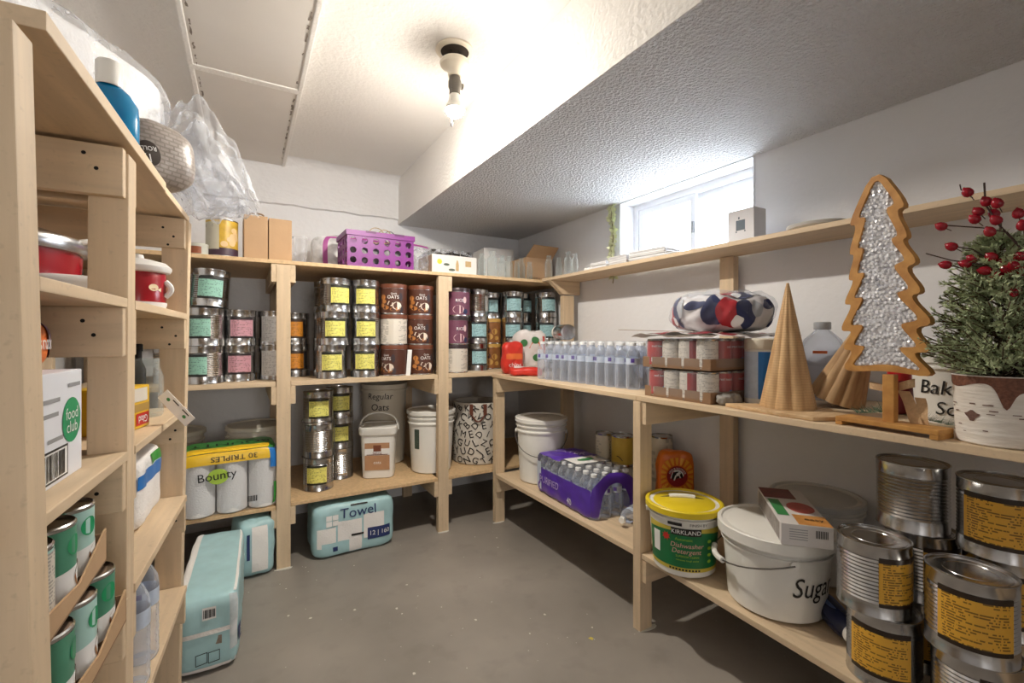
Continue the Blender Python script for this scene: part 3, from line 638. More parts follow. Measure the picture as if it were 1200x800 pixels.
m = MB(); shape(m, rect(-.070, -.075, .070, .012), pm(.002)); shape(m, rect(-.070, .052, .070, .085), pm(.002)); m.build('print', 'tan_print', lb)
m = MB(); shape(m, rect(-.022, .035, .022, .072), pm(.0026)); shape(m, rect(-.060, .014, .060, .018), pm(.0026)); m.build('print', plain('brown_print', (120, 66, 44), .5, var=0), lb)
text(lb, 'baking', .020, lambda u, v: pm(.0028)(u+.0, v+.026), 'brown_print'); text(lb, 'oats', .026, lambda u, v: pm(.0028)(u, v-.03), 'print_white')
# fabric basket printed with letters
plain('canvas', (206, 200, 190), .85, var=.05, bmp=.25, bscale=180)
fb = thing('fabric_basket', 'round fabric bin printed with black letters on the lowest back shelf', 'basket', (1.372, 2.80, ZB), camrot(1.372, 2.80))
FBR, FBH = .172, .40
MB().lathe([(FBR*.96, 0), (FBR, .008), (FBR+.004, FBH*.5), (FBR, FBH-.01), (FBR-.002, FBH), (FBR-.010, FBH-.004), (FBR-.012, .02), (.001, .02)], 44, cap1=False).build('body', 'canvas', fb)
random.seed(11); letters = 'DITONGTRCAPKBDEYUDJEMXNJCWVOSGULZQFHABKRSTME'; gi = 0
mbt = MB()
for row in range(7):
    for c_ in range(13):
        ch = letters[gi % len(letters)]; gi += 1; vv, ff = text2d(ch, random.uniform(.058, .07)); rt = random.uniform(-.9, .9); u0 = -.30+c_*.056+(.028 if row % 2 else 0); v0 = .030+row*.056
        if v0 > FBH-.03: continue
        f = cylmap(FBR+.0055, 0); mbt.add([(x*cos(rt)-y*sin(rt)+u0, x*sin(rt)+y*cos(rt)+v0) for x, y in vv], ff, f)
mbt.build('lettering', INK, fb, smooth=0)
plain('leather', (104, 56, 40), .6, var=.15)
m = MB()
for u0 in (-.045, .045):
    f = cylmap(FBR+.007, 0); m.grid(lambda u, v: f(u0-.012+.024*u, FBH-.075+.07*v), 4, 4)
m.tube([cylmap(FBR+.008+.012*sin(pi*i/12), 0)(-.045+.09*i/12, FBH-.07-.045*sin(pi*i/12)) for i in range(13)], .0055, 8); m.build('handle', 'leather', fb)

# ---------------------------------------------------------------- bottles
def bottle_prof(r, h, water=True):
    p = [(r*.55, .004), (r*.86, 0), (r*.98, .006), (r, .016)]
    z = .020
    while z < h*.50: p += [(r, z), (r*.965, z+.006), (r, z+.012)]; z += .016
    p += [(r*.99, h*.52), (r*.99, h*.68), (r*1.0, h*.70), (r*.92, h*.77), (r*.62, h*.86), (r*.42, h*.905), (r*.40, h*.93)]
    return p
def bottle_set(r, h, seg=16):
    return (MB().lathe(bottle_prof(r, h), seg, cap1=False).mesh('bottle', 'pet', 50),
            MB().lathe([(r*.44, h*.93), (r*.47, h*.932), (r*.47, h*.995), (r*.44, h)], 12).mesh('cap', 'print_white', 40))
BR, BH = .0315, .205
ME_BOT, ME_CAP = bottle_set(BR, BH)
plain('label_violet', (92, 70, 160), .4, var=.25, vscale=60); plain('label_water', (196, 208, 226), .35, var=.15, vscale=50); plain('leaf_green', (60, 140, 80), .45, var=.1)
ME_BLAB = MB().grid(lambda u, v: (BR*1.002*cos(2*pi*u), BR*1.002*sin(2*pi*u), BH*(.535+.135*v)), 16, 1, closeu=True).mesh('bottle_label', 'label_water', 60)
_b = MB()
for a in (0, 2.1, 4.2): strip(_b, -.006, .118, .010, .136, cylmap(BR*1.012, 0, a), 3)
ME_BPR = _b.mesh('print', 'label_violet', 60)
def bottle_part(parent, x, y, z, rz):
    b = obj('bottle', ME_BOT, parent, (x, y, z), rz); obj('cap', ME_CAP, b); obj('bottle_label', ME_BLAB, b); obj('print', ME_BPR, b); return b
random.seed(5)
wp = thing('water_pack', 'shrink-wrapped pack of clear water bottles on the counter by the red bags', 'water pack', (1.448, 1.43, .921), R(4.5))
for i in range(11):
    for j in range(4): bottle_part(wp, .033+j*.064, .034+i*.0635, 0, random.uniform(0, 6))
sw = Soft(.264, .706, .212, 9, .0018, 30, 2)
m = MB(); m.M = Matrix.Translation((.129, .351, -.001)); sw.body(m, 20); merge(m.build('shrink_wrap', 'cling', wp, 60))
# purple wrapped case on the low shelf, its end open
plain('wrap_purple', (88, 52, 168), .28, var=.12, vscale=14)
pc = thing('water_case', 'case of water bottles in torn purple wrap on the low corner shelf', 'water case', (1.365, 1.605, .306), R(-3))
for i in range(8):
    for j in range(4): bottle_part(pc, .036+j*.0635, .036+i*.0625, 0, random.uniform(0, 6))
cs = Soft(.272, .512, .214, 10, .004, 26, 9)
m = MB(); m.M = Matrix.Translation((.131, .254, -.001))
cs.panel(m, '-x', -.99, .99, -.99, .30, .001, 22); cs.panel(m, '+x', -.99, .99, -.99, .3, .001, 16); cs.panel(m, '+z', -.99, .99, .10, .99, .002, 16); cs.panel(m, '+y', -.98, .98, -.98, .98, .001, 14)
# purple arch around the torn end
f = Soft.FACES['-y']
def archfn(u, v):
    a = pi*(1-u); ri = (cos(a)*.70, -.98+sin(a)*1.42 if False else -.98+sin(a)*1.5); ro_ = (max(-1, min(1, cos(a)*1.35)), -.98+sin(a)*1.96)
    q = (ri[0]+(ro_[0]-ri[0])*v, ri[1]+(ro_[1]-ri[1])*v); return cs.pt(f(q[0], max(-1, min(.98, q[1]))), .0015)
m.grid(archfn, 24, 4); m.build('wrapper', 'wrap_purple', pc, 60)
m = MB(); m.M = Matrix.Translation((.131, .254, -.001)); cs.panel(m, '+z', -.99, .99, -.99, .10, .002, 14); cs.panel(m, '-x', -.99, .99, .30, .99, .001, 14); cs.panel(m, '+x', -.99, .99, .30, .99, .001, 10); m.build('clear_film', 'cling', pc, 60)
tr = lambda g: (lambda u, v: tuple(Vector(g(u, v))+Vector((.131, .254, -.001))))
text(pc, 'PURIFIED', .05, tr(cs.map('-x', -.42, -.25, .004)), plain('print_lilac', (196, 180, 226), .4, var=0), rot=pi/2*0-.0, sx=.9); text(pc, '40', .045, tr(cs.map('-x', .30, -.62, .004)), WHITE)
text(pc, 'WATER', .06, tr(cs.map('+z', .0, .55, .005)), 'print_lilac', rot=-.9)
m = MB(); g = tr(cs.map('+z', .0, .0, .0045)); shape(m, rect(-.10, -.09, .08, .03), g); pnl = m.build('print', 'paper_white', pc)
m = MB(); g2 = tr(cs.map('+z', 0, 0, .0065)); shape(m, ell(-.005, -.03, .05, .02, 18), g2); m.build('print', 'leaf_green', pnl)
m = MB(); g = tr(cs.map('-x', -.86, -.1, .004)); shape(m, rect(-.030, -.075, .030, .075), g); m.build('print', 'label_water', pc)
# loose bottle lying at the open end
lbx = thing('water_bottle', 'single water bottle lying on its side in front of the purple case', 'bottle', (1.63, 1.565, .306+BR+.0005), R(200), None, (0, R(90)))
obj('bottle', ME_BOT, lbx); obj('cap', ME_CAP, lbx); obj('bottle_label', ME_BLAB, lbx); obj('print', ME_BPR, lbx)
# tall bottles in the left unit (level D of the second bay)
MB2 = bottle_set(.034, .245, 20)
_lb = MB().grid(lambda u, v: (.0342*cos(2*pi*u), .0342*sin(2*pi*u), .128+.036*v), 20, 1, closeu=True).mesh('bottle_label', 'label_water', 60)
_lp = MB(); strip(_lp, -.02, .128, .012, .164, cylmap(.0346, 0, -.1), 4); _lp = _lp.mesh('print', 'label_violet', 60); _lg = MB(); shape(_lg, ell(.0, .142, .008, .006, 10), cylmap(.0352, 0, -.1)); _lg = _lg.mesh('print', 'leaf_green', 60)
for (x, y, w) in ((-.203, 1.268, 'nearer'), (-.200, 1.362, 'farther')):
    t = thing('water_bottle', w+' of two ribbed clear water bottles low in the left shelf unit', 'bottle', (x-.012, y, .3965), camrot(x, y, -.2), 'water bottles in the left unit')
    obj('bottle', MB2[0], t); obj('cap', MB2[1], t); l = obj('bottle_label', _lb, t); obj('print', _lp, l); obj('print', _lg, l)
# ---------------------------------------------------------------- paper goods
plain('roll_white', (236, 233, 230), .9, var=.03, bmp=.5, bscale=130); plain('teal_wrap', (170, 208, 213), .4, var=.12, vscale=20); plain('teal_deep', (58, 120, 150), .4, var=.1)
plain('navy_print', (34, 50, 104), .4, var=0); plain('wrap_yellow', (240, 196, 48), .35, var=.06); plain('wrap_green', (58, 150, 60), .35, var=.12, vscale=15); plain('wrap_blue', (40, 120, 200), .35, var=.1)
def rollmesh(r, h): return MB().lathe([(r*.28, 0), (r*.9, 0), (r, .006), (r, h-.006), (r*.9, h), (r*.28, h)], 28).mesh('roll', 'roll_white', 40)
# paper towels on the lowest back shelf, clear wrap with yellow and green top
bt = thing('paper_towel_pack', 'clear pack of white paper towels with green and yellow top on lowest back shelf', 'paper towels', (-.062, 2.655, .3165), R(3))
rm = rollmesh(.064, .282)
for i in range(3):
    for j in range(2): obj('roll', rm, bt, (-.130+i*.1315, -.068+j*.132, .002))
bw = Soft(.402, .272, .305, 9, .002, 20, 4)
m = MB(); bw.body(m, 16); merge(m.build('wrapper', 'cling', bt, 60))
m = MB(); bw.panel(m, '+z', -.98, .98, -.98, .98, .001, 14); bw.panel(m, '-y', -.98, .98, .83, .98, .001, 14); tp = m.build('printed_top', 'wrap_green', bt, 60)
m = MB(); bw.panel(m, '+z', -.98, .80, -.98, -.52, .003, 12); bw.panel(m, '-y', -.98, .80, .60, .985, .003, 12); m.build('print', 'wrap_yellow', tp, 60)
m = MB(); bw.panel(m, '-y', .80, .985, .3, .985, .003, 8); bw.panel(m, '+x', -.98, -.4, .0, .985, .003, 8); m.build('print', 'wrap_blue', tp, 60)
m = MB(); bw.panel(m, '-y', .90, .985, -.95, -.2, .003, 8); m.build('print', 'wrap_green', tp, 60)
text(tp, '30 TRIPLES', .036, bw.map('-y', .05, .76, .005), INK, rot=pi, sx=1.15); text(tp, 'BOUNTY', .085, bw.map('+z', .0, -.1, .005), INK, rot=pi)
m = MB(); g = bw.map('-y', -.28, .22, .003); shape(m, ell(0, .0, .042, .036, 20), g); m.build('print', plain('lime_print', (168, 200, 70), .5, var=.1), bt)
text(bt, 'Bounty', .054, bw.map('-y', -.30, .24, .005), INK, rot=.06)
m = MB(); g = bw.map('-y', 0, 0, .004)
for i in range(7): shape(m, rect(.062+i*.006, -.108, .062+i*.006+(.003 if i % 2 else .0045), -.080), g)
m.build('print', INK, bt)
# towel pack on the floor below
def softpack(name, label, loc, rz, sx, sy, sz, n=8, lump=.004, seed=0, mat='teal_wrap', tilt=None, rolls=None, cat='paper towels'):
    t = thing(name, label, cat, loc, rz, None, tilt); s_ = Soft(sx, sy, sz, n, lump, 16, seed, rolls=rolls); m = MB(); s_.body(m, 18); b = merge(m.build('wrapper', mat, t, 60)); return t, s_, b
t, s_, b = softpack('paper_towel_pack', 'teal pack of paper towels lettered Towel on the floor under the back shelf', (.505, 2.645, .001), R(0), .425, .26, .270, 9, .003, 3, rolls=(3, 2, .006))
for (u0, u1, v0, v1) in ((-.42, .16, -.94, .34), (.20, .72, -.50, .46), (-.94, -.46, -.60, .16)):
    m = MB(); s_.panel(m, '-y', u0, u1, v0, v1, .0015, 10); m.build('print_window', 'roll_white', b, 60)
m = MB(); s_.panel(m, '-y', -.80, -.15, -.96, -.42, .003, 8); m.build('print', 'teal_wrap', b, 60)
m = MB(); s_.panel(m, '-y', .30, .90, -.58, -.12, .003, 8); m.build('print', 'navy_print', b, 60)
text(b, 'Towel', .075, s_.map('-y', .08, .62, .004), 'navy_print'); text(b, '12 | 160', .034, s_.map('-y', .60, -.35, .005), WHITE)
m = MB(); s_.panel(m, '-y', -.12, .32, .90, .985, .003, 6); m.build('print', INK, b, 60)
m = MB(); s_.panel(m, '-y', -.10, .20, -.30, -.22, .0035, 6); m.build('print', INK, b, 60)
m = MB(); g = s_.map('-y', -.55, .42, .003)
for i in range(2):
    for j in range(2): shape(m, rect(-.03+i*.032, -.028+j*.03, -.001+i*.032, -.001+j*.03), g)
m.build('print', WHITE, b)
m = MB(); g = s_.map('-y', -.48, -.68, .004); shape(m, rect(-.012, -.012, .012, .012), g); m.build('print', 'navy_print', b)
# long teal pack in front of the back unit and a shorter one behind it
t, s_, b = softpack('paper_towel_pack', 'long teal wrapped paper towel pack on the floor beside the left shelf unit', (-.108, 2.180, .001), R(-1.5), .190, .635, .262, 11, .003, 5)
for (v0, v1) in ((.05, .42), (.62, .98)): pass
m = MB(); s_.panel(m, '-y', -.96, .96, .02, .14, .002, 8); m.build('print_window', 'roll_white', b, 60); m = MB(); s_.panel(m, '-y', -.96, .96, -.98, -.80, .002, 8); m.build('print_window', 'roll_white', b, 60)
m = MB(); s_.panel(m, '+z', -.98, -.68, -.98, .98, .002, 10); m.build('print_window', 'roll_white', b, 60)
m = MB(); s_.panel(m, '+z', .86, .98, -.98, .98, .002, 10); m.build('film_edge', WHITE, b, 60)
m = MB(); s_.panel(m, '-y', .72, .98, -.5, .95, .003, 8); m.build('film_edge', 'bag_white', b, 60)
m = MB(); s_.panel(m, '-y', -.12, .30, .42, .74, .003, 6); lbx2 = m.build('print', 'paper_white', b, 60)
m = MB(); g = s_.map('-y', 0, 0, .0045)
for i in range(9): shape(m, rect(-.008+i*.0038, .062, -.0062+i*.0038+(.0012 if i % 3 else 0), .090), g)
m.build('barcode', INK, lbx2)
m = MB(); g = s_.map('-y', .05, -.55, .003)
for x0 in (-.034, .002): m.tube([g(*p) for p in ((x0, -.020), (x0+.032, -.017), (x0+.032, .018), (x0, .015))], .0014, 5, closed=True)
m.build('book_print', INK, b)
m = MB(); s_.panel(m, '+x', -.96, -.80, -.45, -.05, .003, 6); m.build('print', 'navy_print', b, 60)
text(b, '12', .03, s_.map('+x', -.88, -.25, .005), WHITE)
m = MB(); g = s_.map('-y', -.05, -.1, .003); shape(m, rect(-.09, -.022, .05, .006), g); m.build('print', plain('photo_print', (150, 136, 122), .5, var=.5, vscale=60), b)
t, s_, b = softpack('paper_towel_pack', 'teal and white wrapped pack half under the back shelf beside the post', (.030, 2.625, .001), R(8), .165, .27, .268, 6, .006, 8)
m = MB(); s_.panel(m, '-y', -.3, .55, -.8, .85, .002, 8); m.build('print_window', 'roll_white', b, 60); m = MB(); s_.panel(m, '+x', -.7, .5, -.8, .6, .002, 8); m.build('print_window', 'roll_white', b, 60)
m = MB(); s_.panel(m, '-y', -.55, -.40, -.3, .6, .003, 4); m.build('print', 'navy_print', b, 60)

# ---------------------------------------------------------------- boxes on the top back shelf
ZT = 1.5345
def cbox(name, label, cat, loc, size, mat, rz=0, tilt=None, bev=.003):
    t = thing(name, label, cat, loc, rz, None, tilt); b = MB().box((-size[0]/2, -size[1]/2, 0), (size[0]/2, size[1]/2, size[2])).build('carton', mat, t, smooth=0, bevel=bev); return t, b
t = thing('cardboard_box', 'plain brown cardboard box with a centre seam on the top back shelf', 'box', (.095, 2.685, ZT), R(2))
MB().box((-.106, -.086, 0), (-.002, .10, .222)).build('carton_half', 'cardboard', t, smooth=0, bevel=.004); MB().box((.002, -.086, 0), (.108, .10, .218)).build('carton_half', 'cardboard', t, smooth=0, bevel=.004)
MB().tube([(-.05+.03*cos(a), -.084, .222+.010*sin(a)) for a in [pi*i/10 for i in range(11)]], .004, 6).build('flap_edge', 'cardboard_dark', t)
MB().box((.1085, -.02, .13), (.1095, -.005, .15)).build('tape_mark', 'dark_hole', t, smooth=0)
# printed food can + low jar at the left end
fc = thing('food_can', 'big can printed with yellow and purple food picture on the top back shelf', 'can', (-.100, 2.635, ZT), camrot(-.1, 2.635))
MB().lathe(ribbed(.068, .182, .45, .55, 1), 36, cap1=False).build('body', 'tin', fc); MB().lathe(lid_prof(.068, .182), 36, cap0=False).build('lid', 'tin', fc)
plain('food_yellow', (206, 166, 52), .4, var=.25, vscale=35); plain('food_dark', (70, 46, 62), .45, var=.3, vscale=40); plain('food_cream', (222, 190, 140), .45, var=.1); plain('food_side', (196, 190, 170), .5, var=.1)
f = cylmap(.0676, 0)
m = MB(); m.grid(lambda u, v: f(-.10+.2*u, .03+.145*v), 24, 1); lb = m.build('label', 'food_yellow', fc)
m = MB(); m.grid(lambda u, v: cylmap(.0678, 0)(-.10+.2*u, .008+.035*v), 24, 1); m.build('print', 'food_dark', lb); m = MB(); m.grid(lambda u, v: cylmap(.0679, 0)(-.10+.088*u, .035+.13*v), 12, 1); m.build('print', 'food_side', lb)
random.seed(2); m = MB()
for i in range(9): shape(m, ell(.005+random.random()*.07, .055+random.random()*.075, .016, .014, 10), cylmap(.0680+i*.0001, 0))
m.build('print', 'food_cream', lb); m = MB(); shape(m, rect(-.085, .14, -.04, .155), cylmap(.0685, 0)); m.build('print', INK, lb)
lj = thing('low_jar', 'low round tub of red-brown food at the left end of the top back shelf', 'tub', (-.196, 2.600, ZT), camrot(-.19, 2.6))
MB().lathe([(.038, 0), (.044, .004), (.045, .040), (.046, .042), (.046, .052), (.042, .054)], 28).build('body', plain('tub_grey', (196, 196, 186), .4, var=.06), lj)
m = MB(); m.grid(lambda u, v: cylmap(.0455, 0)(-.055+.07*u, .006+.032*v), 12, 1); m.build('label', plain('tub_red', (150, 84, 52), .5, var=.35, vscale=60), lj)
# clear plastic roll standing beside the cardboard box
cr = thing('plastic_sleeve', 'clear plastic sleeve standing right of the brown cardboard box', 'plastic bag', (.250, 2.700, ZT)); m = MB()
m.grid(lambda u, v: ((.030+.006*sin(5*u*2*pi)+.008*v)*cos(2*pi*u), (.030+.006*sin(4*u*2*pi)+.004*v)*sin(2*pi*u), .155*v), 40, 8, closeu=True); m.build('film', 'bag_clear', cr, 60)
# purple-trimmed clear bag behind the crate
zb = thing('zip_bag', 'long clear bag with magenta top trim behind the purple crate', 'bag', (.735, 2.985, ZT), 0)
s_ = Soft(.79, .16, .245, 5, .006, 12, 6); m = MB(); s_.body(m, 20); merge(m.build('film', 'bag_white', zb, 60))
plain('magenta', (170, 70, 150), .5, var=.15); m = MB(); s_.panel(m, '-y', -.97, .97, .80, .96, .002, 24); s_.panel(m, '-y', -.97, -.85, -.9, .9, .002, 8); m.build('trim', 'magenta', zb, 60)
# purple crate with round holes
plain('crate_purple', (122, 42, 126), .42, var=.06)
ct = thing('storage_crate', 'purple plastic crate with rows of round holes on the top back shelf', 'crate', (.655, 2.700, ZT), R(1.5))
def holed(mb, w, h, nx, ny, r, fn, th):
    cw, ch = w/nx, h/ny; n = 16
    for i in range(nx):
        for j in range(ny):
            cx_, cy_ = -w/2+(i+.5)*cw, (j+.5)*ch; o1 = []; i1 = []
            for k in range(n):
                a = 2*pi*(k+.5)/n; c_, s2 = cos(a), sin(a); q = 1/max(abs(c_)/(cw/2), abs(s2)/(ch/2)); 
                # snap outer ring to the cell border
                o1.append((cx_+c_*q, cy_+s2*q)); i1.append((cx_+r*c_, cy_+r*s2))
            for d0, d1, fl in ((0, 0, False), (th, th, True)):
                b0 = mb.av([fn(x, y, d0) for x, y in o1]+[fn(x, y, d0) for x, y in i1])
                for k in range(n):
                    q = [b0+k, b0+(k+1) % n, b0+n+(k+1) % n, b0+n+k]; mb.af(q[::-1] if fl else q)
            b0 = mb.av([fn(x, y, 0) for x, y in i1]+[fn(x, y, th) for x, y in i1])
            for k in range(n): mb.af([b0+k, b0+(k+1) % n, b0+n+(k+1) % n, b0+n+k])
            # corners of the cell
            for sx_, sy_ in ((1, 1), (1, -1), (-1, 1), (-1, -1)):
                c0 = (cx_+sx_*cw/2, cy_+sy_*ch/2); near = sorted(o1, key=lambda p: (p[0]-c0[0])**2+(p[1]-c0[1])**2)[:2]
                for d0 in (0, th): b0 = mb.av([fn(*c0, d0), fn(*near[0], d0), fn(*near[1], d0)]); mb.af([b0, b0+1, b0+2])
CW, CDp, CH = .372, .255, .160
for nm, fn, w, nx in (('side_panel', lambda x, y, d: (x, -CDp/2+d, y+.012), CW, 6), ('side_panel', lambda x, y, d: (x, CDp/2-d, y+.012), CW, 6), ('end_panel', lambda x, y, d: (-CW/2+d, x, y+.012), CDp, 4), ('end_panel', lambda x, y, d: (CW/2-d, x, y+.012), CDp, 4)):
    m = MB(); holed(m, w, CH, nx, 3, .0175, fn, .006); m.build(nm, 'crate_purple', ct, smooth=0)
MB().box((-CW/2, -CDp/2, 0), (CW/2, CDp/2, .012)).build('base', 'crate_purple', ct, smooth=0, bevel=.002)
m = MB()
for a, b in (((-CW/2-.006, -CDp/2-.006, CH+.012), (CW/2+.006, -CDp/2+.010, CH+.040)), ((-CW/2-.006, CDp/2-.010, CH+.012), (CW/2+.006, CDp/2+.006, CH+.040)), ((-CW/2-.006, -CDp/2+.010, CH+.012), (-CW/2+.010, CDp/2-.010, CH+.040)), ((CW/2-.010, -CDp/2+.010, CH+.012), (CW/2+.006, CDp/2-.010, CH+.040))): m.box(a, b)
m.build('rim', 'crate_purple', ct, smooth=0)
for x in (-.06, .10): MB().box((x-.028, -CDp/2-.0065, CH+.030), (x+.028, -CDp/2+.011, CH+.0415)).build('rim_slot', plain('purple_dark', (84, 22, 84), .5, var=0), ct, smooth=0)
for i, (x, r) in enumerate(((.0, .045), (.055, .040), (.09, .036))):
    h = MB().tube([(r*cos(a), 0, r*sin(a)) for a in [2*pi*k/28 for k in range(28)]], .0028, 6, closed=True).build('hoop', plain('hoop_wood', (176, 150, 110), .5, var=.1) if i != 2 else 'steel'); h.location = (.66+x, 2.70+.02*i, ZT+.235-r*.55); h.rotation_euler = (0, 0, R(6*i))
    tag(h, ('left', 'middle', 'right')[i]+'most thin hoop sticking out of the purple crate', 'hoop', 'hoops in the crate')
cl = thing('cloth_bundle', 'grey and white crumpled bundle inside the purple crate', 'cloth', (.655, 2.70, ZT+.014)); s_ = Soft(.335, .215, .135, 3.5, .02, 26, 3); m = MB(); s_.body(m, 16); merge(m.build('cloth', plain('cloth_grey', (150, 146, 150), .8, var=.5, vscale=22), cl, 60))
# white printed carton with bottles in plastic
t = thing('carton_tray', 'white printed open carton on the top back shelf right of the crate', 'carton', (1.100, 2.690, ZT), R(1)); W_, D_, H_ = .295, .235, .112
for a, b, nm in (((-W_/2, -D_/2, 0), (W_/2, -D_/2+.004, H_), 'front_panel'), ((-W_/2, D_/2-.004, 0), (W_/2, D_/2, H_), 'back_panel'), ((-W_/2, -D_/2+.004, 0), (-W_/2+.004, D_/2-.004, H_), 'end_panel'), ((W_/2-.004, -D_/2+.004, 0), (W_/2, D_/2-.004, H_), 'end_panel'), ((-W_/2, -D_/2, 0), (W_/2, D_/2, .004), 'base')):
    MB().box(a, b).build(nm, plain('carton_white', (222, 216, 210), .6, var=.06) if nm != 'end_panel' else plain('carton_side', (176, 150, 130), .7, var=.15), t, smooth=0)
fm = lambda u, v: (u, -D_/2-.0006, v)
m = MB(); shape(m, ell(-.10, .070, .016, .016, 14), fm); m.build('print', plain('sun_print', (232, 200, 60), .5, var=.05), t)
m = MB(); shape(m, ell(-.055, .055, .020, .008), fm); shape(m, ell(-.02, .025, .022, .008), fm); m.build('print', plain('green_print', (86, 96, 80), .5, var=.3, vscale=80), t)
m = MB(); shape(m, [(.006, .02), (.026, .02), (.026, .06), (.020, .085), (.012, .085), (.006, .06)], fm); shape(m, rect(.07, .05, .11, .085), fm); m.build('print', plain('amber_print', (190, 160, 110), .5, var=.2, vscale=60), t)
random.seed(8); ME_DJ = MB().lathe([(.020, 0), (.024, .004), (.024, .085), (.015, .105), (.014, .125), (.016, .126), (.016, .142), (.012, .144)], 14).mesh('dark_bottle', plain('dark_glass', (64, 60, 58), .12, var=.3, vscale=60), 40)
for i in range(5):
    for j in range(3):
        o = obj('small_bottle', ME_DJ, None, (1.100-.118+i*.058, 2.690-.075+j*.070, ZT+.0045)); tag(o, 'small dark bottle packed in the white carton on the top back shelf', 'bottle', 'dark bottles in the white carton')
pf = thing('plastic_wrap', 'crumpled clear plastic over the dark bottles in the white carton', 'plastic wrap', (1.085, 2.69, ZT+.155)); m = MB()
m.grid(lambda u, v: ((u-.5)*.33, (v-.5)*.25, .010*hnoise(u*9, v*8)-.05*(abs(u-.5)*2)**4-.03*(abs(v-.5)*2)**4), 26, 18); m.build('film', 'bag_clear', pf, 25)
pf = thing('plastic_wrap', 'crumpled grey clear plastic bag between the crate and the white carton', 'plastic wrap', (.905, 2.655, ZT)); s_ = Soft(.09, .12, .15, 3, .012, 40, 2); m = MB(); s_.body(m, 10); merge(m.build('film', 'bag_clear', pf, 25))
# white box and open cardboard box in the corner
t, b = cbox('white_box', 'plain white carton behind the glass bottles on the top back shelf', 'box', (1.610, 3.035, ZT), (.235, .24, .262), 'paper_white', R(-6))
text(b, 'ITEMS', .03, planemap((0, -.1207, .205), (1, 0, 0), (0, 0, 1)), plain('ink_faint', (150, 150, 152), .6, var=0)); text(b, 'Quantity', .024, planemap((.01, -.1207, .165), (1, 0, 0), (0, 0, 1)), 'ink_faint')
t = thing('cardboard_box', 'open brown cardboard box with raised flap in the corner of the top shelf', 'box', (1.800, 2.81, ZT), R(0)); W_, D_, H_ = .225, .24, .175
for a, b in (((-W_/2, -D_/2, 0), (W_/2, -D_/2+.004, H_)), ((-W_/2, D_/2-.004, 0), (W_/2, D_/2, H_)), ((-W_/2, -D_/2+.004, 0), (-W_/2+.004, D_/2-.004, H_)), ((W_/2-.004, -D_/2+.004, 0), (W_/2, D_/2-.004, H_)), ((-W_/2, -D_/2, 0), (W_/2, D_/2, .004))): fr_ = MB().box(a, b).build('panel', 'cardboard', t, smooth=0)
MB().hexa([(-W_/2, -D_/2, H_), (W_/2, -D_/2, H_), (W_/2, -D_/2+.004, H_), (-W_/2, -D_/2+.004, H_), (-W_/2+.02, -D_/2-.075, H_+.075), (W_/2-.005, -D_/2-.085, H_+.070), (W_/2-.005, -D_/2-.080, H_+.073), (-W_/2+.02, -D_/2-.071, H_+.078)]).build('flap', 'cardboard', t, smooth=0)
text(t, 'FRESH', .034, planemap((-.04, -D_/2-.0008, .025), (1, 0, 0), (0, 0, 1)), INK)
# glass bottles and jars along the front of the top back shelf and on the narrow shelf
def jarset(r, h, neck=.55, seg=18):
    return MB().lathe([(r*.6, .003), (r*.95, 0), (r, .006), (r, h*.62), (r*.9, h*.72), (r*neck, h*.82), (r*neck, h*.92), (r*(neck+.1), h*.925), (r*(neck+.1), h*.99), (r*neck*.9, h), (r*neck*.82, h*.85), (r*.85, h*.7), (r*.94, h*.6), (r*.92, .012), (.001, .010)], seg, cap1=False).mesh('glass', 'glass_jar', 40)
J1, J2, J3 = jarset(.026, .150), jarset(.036, .170, .5), jarset(.020, .125, .7)
JB = [(1.300, 2.60, J1, 'first'), (1.372, 2.595, J2, 'second, wide'), (1.448, 2.60, J1, 'third'), (1.500, 2.605, J1, 'fourth'), (1.560, 2.600, J3, 'fifth, slim'), (1.606, 2.62, J1, 'sixth'), (1.660, 2.60, J3, 'seventh, slim')]
for x, y, j, w in JB: tag(obj('glass_bottle', j, None, (x, y, ZT), 0), w+' clear glass bottle counted from the white carton', 'bottle', 'clear bottles on the top back shelf')
for x, y, j, w in ((1.730, 2.475, J1, 'farthest'), (1.752, 2.390, J3, 'second farthest'), (1.760, 2.305, J1, 'third farthest'), (1.752, 2.225, J3, 'nearest')):
    tag(obj('glass_bottle', j, None, (x, y, 1.5415), 0), w+' small clear jar at the corner end of the narrow shelf', 'jar', 'clear jars on the narrow shelf')

# ---------------------------------------------------------------- narrow shelf
ZN = 1.5415
plain('paper_grey', (214, 212, 214), .7, var=.05)
random.seed(4)
def papers(label, x, y, w, l, n, rz, th=.006):
    t = thing('notepad_stack', label, 'paper', (x, y, ZN), rz)
    for i in range(n): MB().box((-w/2+random.uniform(-.004, .004), -l/2+random.uniform(-.006, .006), i*th), (w/2, l/2+random.uniform(-.006, .006), i*th+th*.85)).build('notepad', 'paper_white' if i % 2 else 'paper_grey', t, smooth=0, bevel=.001)
    return t
papers('tall stack of white pads at the middle of the narrow shelf by the window', 1.785, 1.625, .13, .215, 8, R(6)); papers('second stack of white pads left of the tall one on the narrow shelf', 1.785, 1.825, .12, .150, 8, R(-5)); papers('low stack of papers near the glass jars on the narrow shelf', 1.785, 1.985, .12, .13, 6, R(3))
cd_ = MB().box((-.04, -.035, 0), (.04, .035, .022)).build('card_box', 'paper_white', None, smooth=0, bevel=.002); cd_.location = (1.80, 2.115, ZN); cd_.rotation_euler = (0, 0, .3); tag(cd_, 'small flat white box beside the jars on the narrow shelf', 'box')
t, b = cbox('small_carton', 'small white carton with dark square mark in front of the window', 'box', (1.815, 1.150, ZN+.0045), (.085, .115, .135), 'paper_grey', R(0))
m = MB(); shape(m, rect(-.020, .048, .020, .090), lambda u, v: (-.0432, -u, v)); m.build('print', plain('slate_print', (62, 78, 92), .5, var=.1), b)
